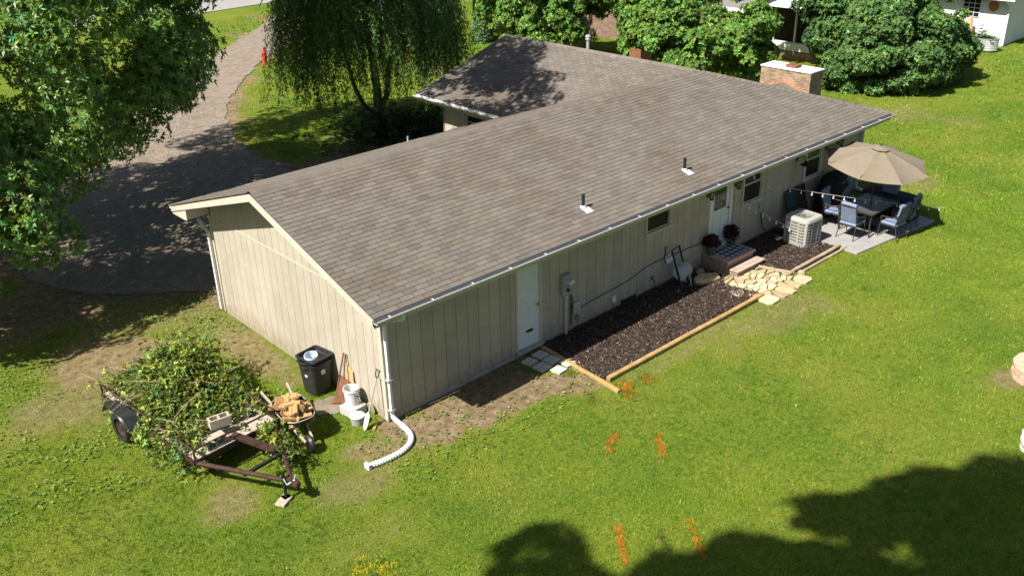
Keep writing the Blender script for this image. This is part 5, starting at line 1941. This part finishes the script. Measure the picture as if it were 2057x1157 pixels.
def brush():
    rng = np.random.default_rng(81)
    root = thing('brush_pile', 'heap of cut leafy green branches piled on the trailer', 'branches', (-2.85, 3.15, DZ))
    n = 10500
    x = np.clip(rng.normal(.02, .52, n), -1.25, 1.25)
    y = np.clip(rng.normal(-.05, .66, n), -1.7, 1.5)
    h = .86 * np.exp(-(x / .95) ** 2 - (y / 1.3) ** 2) * rng.uniform(.15, 1.0, n) ** .6 + rng.uniform(.0, .12, n)
    h *= 1 + .35 * (fbm(x * 1.0, y * 1.0, .5, 8) - .5) * 2
    P = np.stack([x, y, h], 1)
    over = (np.abs(x) > .95)
    P[over, 2] -= rng.uniform(0, .45, over.sum()) + (np.abs(P[over, 0]) - .95) * .4
    # branches that trail off over the front rail and the near side
    extra = []
    for cx_, cy_, cz_, sx_, sy_, sz_, m in ((-.72, -1.75, -.05, .16, .25, .22, 420), (-.95, -.6, -.0, .1, .5, .2, 300), (.55, -2.75, -.05, .13, .28, .16, 260), (.8, .9, .25, .25, .35, .25, 420), (-.7, 1.2, .1, .25, .25, .15, 200), (.3, .7, .6, .35, .3, .12, 320)):
        extra.append(np.stack([rng.normal(cx_, sx_, m), rng.normal(cy_, sy_, m), rng.normal(cz_, sz_, m)], 1))
    P = np.concatenate([P] + extra)
    P[:, 2] = np.maximum(P[:, 2], -DZ + .02)
    O = unit(rng.normal(0, .6, P.shape) + np.array([0, 0, .7]))
    V, c = rosettes(P, O, 4, .085, .042, (.125, .17, .034), .5, .2, rng=rng)
    o = np_mesh('foliage', V, 4, c, MAT['brush'], root)
    o['kind'] = 'stuff'
    for k in range(40):
        a = rng.normal(2.7, .6) if k % 3 else rng.uniform(0, 6.28)
        l = rng.uniform(.35, 1.0)
        cx_, cy_ = rng.normal(-.2, .55), rng.normal(.2, .8)
        z = .6 * math.exp(-(cx_ / .9) ** 2 - (cy_ / 1.2) ** 2) + rng.uniform(.1, .28)
        p = Vector((cx_, cy_, z))
        d_ = Vector((math.cos(a), math.sin(a), rng.normal(0, .15)))
        q = p + d_ * l
        q.z = max(q.z - .25, -.2)
        mid = p.lerp(q, .5) + Vector((rng.normal(0, .11), rng.normal(0, .11), .06))
        MB().tube([p - d_ * .3, p, mid, q], [.010, .009, .007, .003], 5).build('branch', MAT['twig'], root)


brush()

wbw = thing('wheelbarrow', 'black wheelbarrow heaped with split firewood beside the trailer', 'wheelbarrow', (-1.58, .98, 0), R(-8))


def oval(hx, y0, y1, z0, z1, n=24):
    out = []
    for k in range(n):
        a = 2 * math.pi * k / n
        c_, s_ = math.cos(a), math.sin(a)
        q = (abs(c_) ** 3.2 + abs(s_) ** 3.2) ** (-1 / 3.2)
        yy = (y0 + y1) / 2 + (y1 - y0) / 2 * q * s_
        out.append((hx * q * c_, yy, z0 + (z1 - z0) * (yy - y0) / (y1 - y0)))
    return out


MB().loft([oval(.17, -.3, .22, .34, .36), oval(.26, -.42, .34, .45, .48), oval(.335, -.56, .46, .62, .66), oval(.325, -.55, .45, .625, .665), oval(.25, -.41, .33, .46, .49), oval(.16, -.28, .2, .36, .38)], cap=False).build('tray', MAT['blackplastic'], wbw, smooth=True)
MB().loft([oval(.345, -.57, .47, .615, .655), oval(.35, -.575, .475, .63, .67), oval(.335, -.56, .46, .64, .68), oval(.325, -.55, .45, .625, .665)], cap=False).build('rim', MAT['steel'], wbw, smooth=True)
MB().add([(-.16, -.28, .365), (.16, -.28, .365), (.16, .2, .385), (-.16, .2, .385)], [(0, 1, 2, 3)]).build('tray_floor', MAT['blackplastic'], wbw)
for s in (-1, 1):
    MB().bar((s * .08, -.75, .25), (s * .28, .95, .62), .035, .045).build('handle', MAT['plank'], wbw)
    MB().tube([(s * .2, .28, .42), (s * .24, .2, .02), (s * .22, -.05, .02), (s * .14, -.15, .34)], .014, 6).build('leg', MAT['black'], wbw)
w_ = MB().lathe([(.1, -.04), (.17, -.045), (.19, 0), (.17, .045), (.1, .04)], n=20).build('wheel', MAT['blackplastic'], wbw, smooth=True)
w_.matrix_local = Matrix.Translation((0, -.75, .19)) @ Matrix.Rotation(R(90), 4, 'Y')

rnd = random.Random(17)
LOGM = []
for k in range(4):
    m = MB()
    n = 7
    r_ = [rnd.uniform(.85, 1.12) for _ in range(n)]
    if k > 1:
        prof_ = [(math.cos(math.pi * i / 5) * .07, math.sin(math.pi * i / 5) * .06) for i in range(6)]
    else:
        prof_ = [(math.cos(2 * math.pi * i / n) * .055 * r_[i], math.sin(2 * math.pi * i / n) * .055 * r_[i]) for i in range(n)]
    L_ = (.30, .26, .30, .24)[k]
    m.loft([[(x, -L_ / 2, z) for x, z in prof_], [(x * 1.03, 0, z * 1.03) for x, z in prof_], [(x, L_ / 2, z) for x, z in prof_]])
    me_ = m.mesh('log', MAT['wood_log'], bevel=.004)
    me_.materials.append(MAT['wood_end'])
    for p in me_.polygons:
        if abs(p.normal.y) > .9 and p.area > .002:
            p.material_index = 1
    LOGM.append(me_)
spots = []
for layer, (z, nx_, ny_, hx_, hy_) in enumerate(((.55, 4, 5, .24, .40), (.65, 4, 5, .25, .43), (.745, 3, 4, .18, .33), (.82, 2, 2, .1, .2))):
    for i in range(nx_):
        for j in range(ny_):
            spots.append((-hx_ + 2 * hx_ * (i + .5) / nx_ + rnd.uniform(-.03, .03), -.05 - hy_ + 2 * hy_ * (j + .5) / ny_ + rnd.uniform(-.04, .04), z + rnd.uniform(-.015, .02)))
Wm = Matrix.Translation((-1.58, .98, 0)) @ Matrix.Rotation(R(-8), 4, 'Z')
for i, s_ in enumerate(spots):
    o = bpy.data.objects.new('log', LOGM[i % 4])
    COL.objects.link(o)
    o.matrix_world = Wm @ Matrix.Translation(s_) @ Matrix.Rotation(rnd.choice([0, 0, 1.2, 1.57, -.7, .5, 2.2]) + rnd.uniform(-.4, .4), 4, 'Z') @ Matrix.Rotation(rnd.uniform(-.35, .35), 4, 'X') @ Matrix.Rotation(rnd.uniform(0, 6.28), 4, 'Y')
    tag(o, 'short split firewood log heaped in the wheelbarrow', 'log', 'firewood in the wheelbarrow')

# ------------------------------------------------------------------ bins, buckets and tools at the end wall
def bin_rings(specs):
    return [rsq(h, r, z) for h, r, z in specs]


bn = thing('trash_bin', 'tall black square trash bin standing against the cream end wall', 'trash bin', (-.36, 2.08, 0), R(6))
MB().loft(bin_rings([(.21, .05, .0), (.215, .05, .03), (.265, .06, .74), (.29, .07, .75), (.29, .07, .79), (.262, .06, .79), (.25, .06, .7), (.2, .05, .04)]), cap=False).build('body', MAT['blackplastic'], bn, smooth=True)
MB().loft(bin_rings([(.2, .05, .035), (.0005, .0001, .036)]), cap=False).build('floor', MAT['blackplastic'], bn)
for s in (-1, 1):
    MB().tube([(s * .28, -.1, .74), (s * .33, -.09, .72), (s * .33, .09, .72), (s * .28, .1, .74)], .016, 6).build('handle', MAT['blackplastic'], bn)
MB().bx(-.05, .05, -.262, -.2515, .52, .62).build('sticker', MAT['white'], bn)
MB().bx(-.2625, -.25, -.04, .04, .46, .5).build('sticker', MAT['white'], bn)
b2 = thing('inner_trash_bin', 'second black trash bin nested inside the first, its rim above', 'trash bin', (-.35, 2.09, .0), R(9))
MB().loft(bin_rings([(.19, .05, .2), (.236, .06, .80), (.285, .07, .85), (.3, .07, .86), (.3, .07, .905), (.268, .06, .905), (.25, .06, .82), (.19, .05, .3)]), cap=False).build('body', MAT['blackplastic'], b2, smooth=True)
MB().loft(bin_rings([(.2, .05, .42), (.0005, .0001, .421)]), cap=False).build('floor', MAT['blackplastic'], b2)
MB().tube([(-.29, -.12, .86), (-.35, -.1, .84), (-.35, .1, .84), (-.29, .12, .86)], .016, 6).build('handle', MAT['blackplastic'], b2)


def bucket(name, loc, r, h, mat, label, wire=True, rot=(0, 0, 0), fill=None, spots_=False, bottom=None):
    o = thing(name, label, 'bucket', loc, 0)
    o.rotation_euler = rot
    MB().lathe([(0, 0), (r * .88, 0), (r * .98, h * .86), (r * 1.06, h * .87), (r * 1.06, h * .9), (r, h * .91), (r * 1.02, h), (r * .96, h), (r * .84, .02), (0, .015)], n=26, cap=False).build('body', mat, o, smooth=True)
    if wire:
        MB().tube([(r * 1.05, 0, h * .86), (r * 1.0, -r * .7, h * .62), (0, -r * 1.12, h * .5), (-r * 1.0, -r * .7, h * .62), (-r * 1.05, 0, h * .86)], .006, 6).build('handle', MAT['grey'], o)
    if fill:
        MB().lathe([(0, h * .62), (r * .91, h * .62)], n=26, cap=False).build('contents', fill, o)
    if spots_:
        m = MB()
        for a, z, s in ((-2.0, .22, .03), (-1.75, .2, .022), (-1.2, .24, .035), (-1.45, .17, .012), (-2.3, .26, .014)):
            q = Vector((math.cos(a), math.sin(a), 0))
            t = Vector((-math.sin(a), math.cos(a), 0))
            rr_ = r * (.885 + .1 * z / h)
            m.prism([q * rr_ + t * s * math.cos(k) + Vector((0, 0, z + s * math.sin(k) * .8)) for k in (0, 1, 2.2, 3.1, 4.2, 5.3)], q * .003)
        m.build('paint_drips', MAT['black'], o)
    return o


bucket('clear_bucket', (-.44, 2.05, .66), .14, .30, MAT['clearbucket'], 'pale blue plastic bucket sitting in the top of the trash bin', rot=(R(6), R(-5), 0))
blk = MB().bx(-.2, .2, -.2, .2, 0, .2).build('concrete_footing', MAT['paver'], loc=(-.3, .82, 0), rz=.15, bevel=.015)
tag(blk, 'rough concrete block under the white bucket', 'block')
bucket('white_bucket', (-.28, .86, .2), .16, .38, MAT['bucket'], 'white bucket with dark paint drips on the concrete block', spots_=True, rot=(0, 0, .6))
bucket('paint_bucket', (-.47, .42, 0), .145, .2, MAT['grey'], 'short bucket of pink paint on the grass beside the block', fill=MAT['pinkpaint'], wire=False)
rm = MB().lathe([(.144, .185), (.156, .185), (.156, .2), (.144, .2)], n=24).build('bucket_rim', MAT['bucket'], loc=(-.47, .42, .004))
rm.parent = [o for o in bpy.data.objects if o.name == 'paint_bucket'][0]
rm.location = (0, 0, .004)
sv = thing('shovel', 'old shovel with grey handle leaning on the wall corner', 'shovel', (-.52, .1, 0))
sv_d = Vector((.46, .06, 1.12)).normalized()
MB().tube([sv_d * .38, sv_d * 1.12], .017, 8).build('shaft', MAT['plank'], sv, smooth=True)
MB().tube([sv_d * 1.1, sv_d * 1.18 + Vector((0, -.05, 0)), sv_d * 1.28 + Vector((0, -.055, 0)), sv_d * 1.28 + Vector((0, .055, 0)), sv_d * 1.18 + Vector((0, .05, 0)), sv_d * 1.1], .012, 7).build('grip', MAT['black'], sv, smooth=True)
bl = MB()
prof_ = [(-.02, .0), (.075, .06), (.085, .32), (.03, .36)]
for t, w_, d_ in ((0, .01, 0), (.06, .05, .01), (.16, .068, .015), (.33, .075, .012), (.36, .03, .01)):
    pass
nrm = Vector((-.9, 0, .4))
rows = [(.01, .012), (.06, .05), (.16, .066), (.34, .072), (.39, .02)]
vs, fs = [], []
for t, w_ in rows:
    c_ = sv_d * t
    vs += [c_ + Vector((0, -w_, 0)) + nrm * .018, c_, c_ + Vector((0, w_, 0)) + nrm * .018]
for i in range(4):
    for j in range(2):
        fs.append((i * 3 + j, i * 3 + j + 1, i * 3 + j + 4, i * 3 + j + 3))
bl.add(vs, fs)
bl.build('blade', MAT['bucket'], sv, smooth=True)
dp = thing('rusty_scraper', 'rust brown steel plate with a tall frame leaning on the end wall', 'scrap metal', (-.22, 1.35, .02), R(0))
MB().tube([(-.1, .12, .02), (.16, .02, 1.08), (.17, -.03, 1.07), (.05, -.06, .55)], .016, 6).build('frame', MAT['rustplate'], dp)
MB().prism([(-.1, .14, .02), (.06, .08, .58), (.1, -.2, .5), (-.02, -.2, .02)], (-.012, -.012, .004)).build('plate', MAT['rustplate'], dp)
MB().prism([(-.13, .16, 0), (.05, -.05, 0), (-.06, -.16, 0), (-.26, .02, 0)], (0, 0, .05)).build('foot', MAT['rustplate'], dp)
lw = MB().prism([(0, -.14, 0), (0, .14, 0), (0, .13, .78), (0, -.1, .68)], (-.02, 0, 0)).build('leaning_board', material('plywood', (.46, .30, .14), .8, .2, 8), loc=(-.05, 1.22, .05))
lw.rotation_euler = (0, R(2), 0)
tag(lw, 'small tan plywood board leaning on the end wall behind the white bucket', 'board')
dk = MB().lathe([(0, 0), (.13, 0), (.13, .02), (0, .02)], n=20).build('round_lid', MAT['siding'], loc=(-.07, .52, .14))
dk.rotation_euler = (0, R(78), 0)
tag(dk, 'round lid propped against the end wall right of the white bucket', 'lid')
wdg = MB().bx(-.12, .12, -.03, .03, 0, .05).build('wood_offcut', MAT['timber'], loc=(-.3, .05, 0), rz=.7, bevel=.004)
tag(wdg, 'small yellow wood offcut on the ground beside the shovel', 'wood')
sheet('gravel_patch', [(-.75, 1.75), (-.15, 1.6), (-.12, 1.05), (-.55, .95), (-.95, 1.25)], MAT['gravel'], .02, .06, wob=.2, label='small tan gravel patch beside the end wall')

dr = thing('drain_pipe', 'white corrugated drain pipe snaking out from the corner downspout', 'pipe', (.05, -.1, 0))
path = [Vector(p) for p in ((.05, -.08, .2), (.06, -.13, .13), (.08, -.3, .07), (.06, -.55, .06), (-.02, -.78, .06), (-.18, -.95, .06), (-.42, -1.05, .06), (-.7, -1.07, .06), (-.95, -1.05, .06), (-1.16, -1.0, .06))]
dense, rad = [], []
for i in range(len(path) - 1):
    for k in range(9):
        p0, p1, p2, p3 = path[max(i - 1, 0)], path[i], path[i + 1], path[min(i + 2, len(path) - 1)]
        t = k / 9
        dense.append(.5 * ((2 * p1) + (p2 - p0) * t + (2 * p0 - 5 * p1 + 4 * p2 - p3) * t * t + (3 * p1 - p0 - 3 * p2 + p3) * t ** 3) - Vector((.05, -.1, 0)))
        rad.append(.055 + (.006 if len(rad) % 2 else -.003) if i > 1 else .05)
MB().tube(dense, rad, 14).build('pipe', MAT['white'], dr, smooth=False)
MB().box(tuple(Vector((-1.2, -.99, .06)) - Vector((.05, -.1, 0))), (.07, .15, .12)).build('end_fitting', MAT['white'], dr, bevel=.008)

# ------------------------------------------------------------------ right edge of the lawn
rg_ = thing('fire_ring', 'round pink block fire ring at the right edge of the lawn', 'fire ring', (10.68, -8.6, G(10.8)))
for lay in range(3):
    for k in range(12):
        a = 2 * math.pi * (k + .5 * (lay % 2)) / 12
        m = MB().prism([(.42, -.105, 0), (.62, -.155, 0), (.62, .155, 0), (.42, .105, 0)], (0, 0, .105))
        m.build('block', MAT['pinkblock'], rg_, bevel=.012, loc=(0, 0, .11 * lay), rz=a)
wp = thing('stone_urn', 'white painted stone planter on a base at the right edge', 'planter', (7.96, -9.4, G(8.1)))
MB().lathe([(0, .0), (.2, 0), (.2, .05), (.0, .051)], n=20, cap=False).build('base', MAT['paver'], wp)
MB().lathe([(.1, .05), (.19, .1), (.23, .22), (.2, .34), (.22, .36), (.2, .38), (.17, .35), (.15, .3), (0, .28)], n=22, cap=False).build('bowl', MAT['white'], wp, smooth=True)
wpole = MB().tube([(0, 0, 0), (0, 0, 2.5)], .03, 8).build('white_pole', MAT['white'], loc=(7.4, 8.9, .1))
tag(wpole, 'thin white pole standing in front of the house, tip above the ridge', 'pole')

# ------------------------------------------------------------------ grass, weeds, litter
HOUSE_FOOT = [(-.02, -.02), (18.3, -.02), (18.3, 11.6), (10.85, 11.6), (10.85, 7.05), (-.02, 7.05)]
NOGRASS = [HOUSE_FOOT, [(4.25, 0), (10.2, 0), (10, -2.15), (4.2, -2.1)], [(11.3, 0), (14, 0), (13.8, -2.05), (11.5, -2.05)], pt, [(9.6, -.7), (11.4, -1), (11.5, -2.2), (9.9, -2.4)], [(-.02, -.02), (.0, 0), (0, .01)]]
MARKS = [((2.97, -3.51), (2.38, -3.84), 0), ((3.47, -4.13), (3.04, -4.67), 0), ((.9, -5.38), (.37, -6.03), 0), ((1.32, -5.87), (1.07, -6.4), 2), ((1.88, -6.13), (1.36, -6.82), 0), ((4.45, -2.29), (4.3, -2.85), 1), ((4.3, -2.5), (4.06, -2.87), 1), ((4.6, -2.5), (4.2, -2.6), 1), ((4.99, -2.4), (4.79, -2.78), 1), ((4.97, -2.59), (5.01, -2.78), 1), ((3.63, -2.16), (3.4, -2.47), 4), ((3.99, -1.22), (3.89, -1.42), 4)]
YEL = [(-2.45, -3.28, .14), (-2.52, -3.5, .13), (-2.78, -3.1, .15), (-2.95, -3.25, .13), (-2.62, -3.42, .06)]


def scatter(x0, x1, y0, y1, dens, rng):
    n = int((x1 - x0) * (y1 - y0) * dens)
    x, y = rng.uniform(x0, x1, n), rng.uniform(y0, y1, n)
    ok = np.ones(n, bool)
    for p in NOGRASS:
        ok &= ~in_poly(x, y, p)
    ok &= ~in_poly(x + (fbm(x, y, 1.5, 11) - .5) * 1.5 + (vnoise(x, y, .3, 23) - .5) * .5, y + (fbm(x, y, 1.5, 17) - .5) * 1.5 + (vnoise(x, y, .3, 24) - .5) * .5, DRIVE)
    d = dirt_mask(x, y)
    ok &= rng.random(n) > np.clip(d * 1.15 - .05, 0, .97)
    return x[ok], y[ok], d[ok]


def blades(x, y, d, k, h, w, rng):
    n = len(x)
    z = gz(x) + (fbm(x, y, 2.2, 77) - .5) * .03
    big = fbm(x, y, 3.0, 41)
    mid = fbm(x, y, .7, 43)
    # lawn colours: deep green, mid green, straw yellow
    g0, g1, g2 = np.array([.082, .185, .014]), np.array([.238, .325, .024]), np.array([.36, .33, .08])
    t = np.clip((big - .3) * 1.5 + (mid - .5) * .9 + rng.normal(0, .16, n), 0, 1)[:, None]
    col = g0 * (1 - t) + g1 * t
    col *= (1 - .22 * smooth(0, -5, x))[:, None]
    col *= (1 + .07 * np.sin(2 * math.pi * (y + .12 * x) / 1.05) * smooth(2, 6, x))[:, None]       # mower passes
    tuft = (vnoise(x, y, .16, 88) > .78)
    col[tuft] *= np.array([.72, .86, .7])
    far = smooth(13, 21, x)[:, None] * .8
    col = col * (1 - far) + (np.array([.065, .175, .010]) * (1 - t) + np.array([.135, .26, .016]) * t) * far
    dry = np.clip(d * 1.1 + (rng.random(n) < .10) * .55 + np.clip(fbm(x, y, 1.8, 47) - .55, 0, 1) * 1.6, 0, .9)[:, None]
    col = col * (1 - dry) + g2 * dry
    for a, b, kind in MARKS:
        dd = seg_dist(x, y, a, b) + rng.normal(0, .02, n)
        m = dd < (.052 if kind == 0 else .04) * (.6 + .9 * vnoise(x, y, .12, 13))
        m &= rng.random(n) < (.66 if kind == 0 else .5)
        col[m] = (.68, .20, .02) if kind < 2 else ((.10, .05, .03) if kind == 2 else (.34, .12, .035))
    for cx_, cy_, r_ in YEL:
        q = np.hypot(x - cx_, y - cy_)
        m = (q < r_ + .035) & (q > r_ - .05) & (rng.random(n) < .6)
        col[m] = (.52, .42, .02)
    m = (np.hypot((x - 13.3) / .9, (y + 2.45) / .35) + rng.normal(0, .2, n) < 1)
    col[m] = col[m] * .5 + np.array([.26, .22, .01]) * .5
    P, D, C = [], [], []
    hs = h * np.exp(rng.normal(0, .25, n)) * (1 + .5 * (mid - .5)) * (1 - .45 * d)
    for i in range(k):
        a = rng.uniform(0, 6.28, n)
        px, py = x + rng.normal(0, w * 2.4, n), y + rng.normal(0, w * 2.4, n)
        lean = rng.uniform(.15, .95, n)
        hx = hs * rng.uniform(.6, 1.2, n)
        tip = np.stack([px + np.cos(a) * lean * hx, py + np.sin(a) * lean * hx, z + hx * (1 - .35 * lean)], 1)
        b = rng.uniform(0, 6.28, n)
        b0 = np.stack([px + np.cos(b) * w * .5, py + np.sin(b) * w * .5, z - .004], 1)
        b1 = np.stack([px - np.cos(b) * w * .5, py - np.sin(b) * w * .5, z - .004], 1)
        P.append(np.stack([b0, b1, tip], 1).reshape(-1, 3))
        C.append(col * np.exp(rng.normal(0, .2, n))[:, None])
    return np.concatenate(P), np.concatenate(C)


rng_g = np.random.default_rng(99)
parts = []
for box, dens, k, h, w in (((-9, 8, -12, 2.5), 250, 8, .05, .011), ((8, 20, -13, 1), 150, 7, .055, .014), ((-10, 1, 2.5, 12), 210, 8, .05, .012),
                           ((18.3, 34, -9, 8), 55, 6, .07, .024), ((20, 30, -13, -9), 55, 6, .07, .024), ((34, 50, -8, 12), 22, 5, .08, .04), ((5, 16, 12, 34), 32, 6, .07, .03), ((16, 34, 12, 46), 14, 5, .09, .05), ((-9, 3, 12, 24), 18, 6, .07, .03)):
    x, y, d = scatter(*box, dens, rng_g)
    parts.append(blades(x, y, d, k, h, w, rng_g))
for a, b, kind in MARKS + [((c_[0] - .15, c_[1]), (c_[0] + .15, c_[1]), 5) for c_ in YEL]:          # thick grass where the survey paint sits
    n_ = 130 if kind < 5 else 45
    t_ = rng_g.random(n_)
    x = a[0] + (b[0] - a[0]) * t_ + rng_g.normal(0, .05 if kind < 5 else .12, n_)
    y = a[1] + (b[1] - a[1]) * t_ + rng_g.normal(0, .05 if kind < 5 else .12, n_)
    parts.append(blades(x, y, x * 0, 7, .045, .012, rng_g))
V = np.concatenate([p[0] for p in parts])
C = np.concatenate([p[1] for p in parts])
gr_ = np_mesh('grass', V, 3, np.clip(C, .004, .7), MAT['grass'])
tag(gr_, 'short mown grass blades covering the lawn', 'grass', kind='stuff')

# broad leaved weeds and fallen leaves
rng_ = np.random.default_rng(77)
n = 6500
x, y = rng_.uniform(-8, 2, n), rng_.uniform(1.5, 11, n)
keep = (fbm(x, y, 1.2, 66) > .52) & ~in_poly(x, y, HOUSE_FOOT) & ~in_poly(x, y, DRIVE)
x2, y2 = rng_.uniform(-1, 4.2, 500), rng_.uniform(-2.2, -.1, 500)
x, y = np.concatenate([x[keep], x2]), np.concatenate([y[keep], y2])
V, c = rosettes(np.stack([x, y, gz(x) + .035], 1), np.tile([[0, 0, 1.]], (len(x), 1)) + rng_.normal(0, .2, (len(x), 3)), 4, .036, .03, (.14, .22, .045), .3, .2, rng=rng_)
wd = np_mesh('broadleaf_weeds', V, 4, c, MAT['weed'])
tag(wd, 'low broad leaved weeds scattered through the worn lawn', 'weeds', kind='stuff')
n = 190
x, y = rng_.uniform(-7, 12, n), rng_.uniform(-9, 9, n)
ok = ~in_poly(x, y, HOUSE_FOOT)
x, y = x[ok], y[ok]
V, c = rosettes(np.stack([x, y, gz(x) + .05], 1), np.tile([[0, 0, 1.]], (len(x), 1)), 1, .06, .04, (.2, .15, .08), .4, .1, rng=rng_)
fl_ = np_mesh('fallen_leaves', V, 4, c, MAT['weed'])
tag(fl_, 'scattered dry fallen leaves lying on the lawn', 'leaves', kind='stuff')

n = 26000
x, y = rng_.uniform(-3, 10, n), rng_.uniform(7.2, 27, n)
ok = in_poly(x, y, DRIVE) & (rng_.random(n) < .35 + .65 * fbm(x, y, 1.2, 19))
x, y = x[ok], y[ok]
m = len(x)
c = np.stack([x, y, gz(x) + .03], 1)
r_ = rng_.uniform(.012, .034, m)[:, None]
a = rng_.uniform(0, 6.28, m)[:, None]
k3 = [c + r_ * np.concatenate([np.cos(a + i * 2.09), np.sin(a + i * 2.09), 0 * a], 1) for i in range(3)]
tp_ = c + np.array([[0, 0, 1.]]) * r_ * .8 + rng_.normal(0, .005, (m, 3))
V = np.concatenate([np.stack([k3[i], k3[(i + 1) % 3], tp_], 1).reshape(-1, 3) for i in range(3)])
tone = np.exp(rng_.normal(0, .35, m))[:, None] * np.array([[.25, .22, .185]])
gs_ = np_mesh('gravel_stones', V, 3, np.concatenate([tone] * 3), MAT['stones'])
tag(gs_, 'loose pale gravel stones strewn over the driveway', 'gravel', kind='stuff')
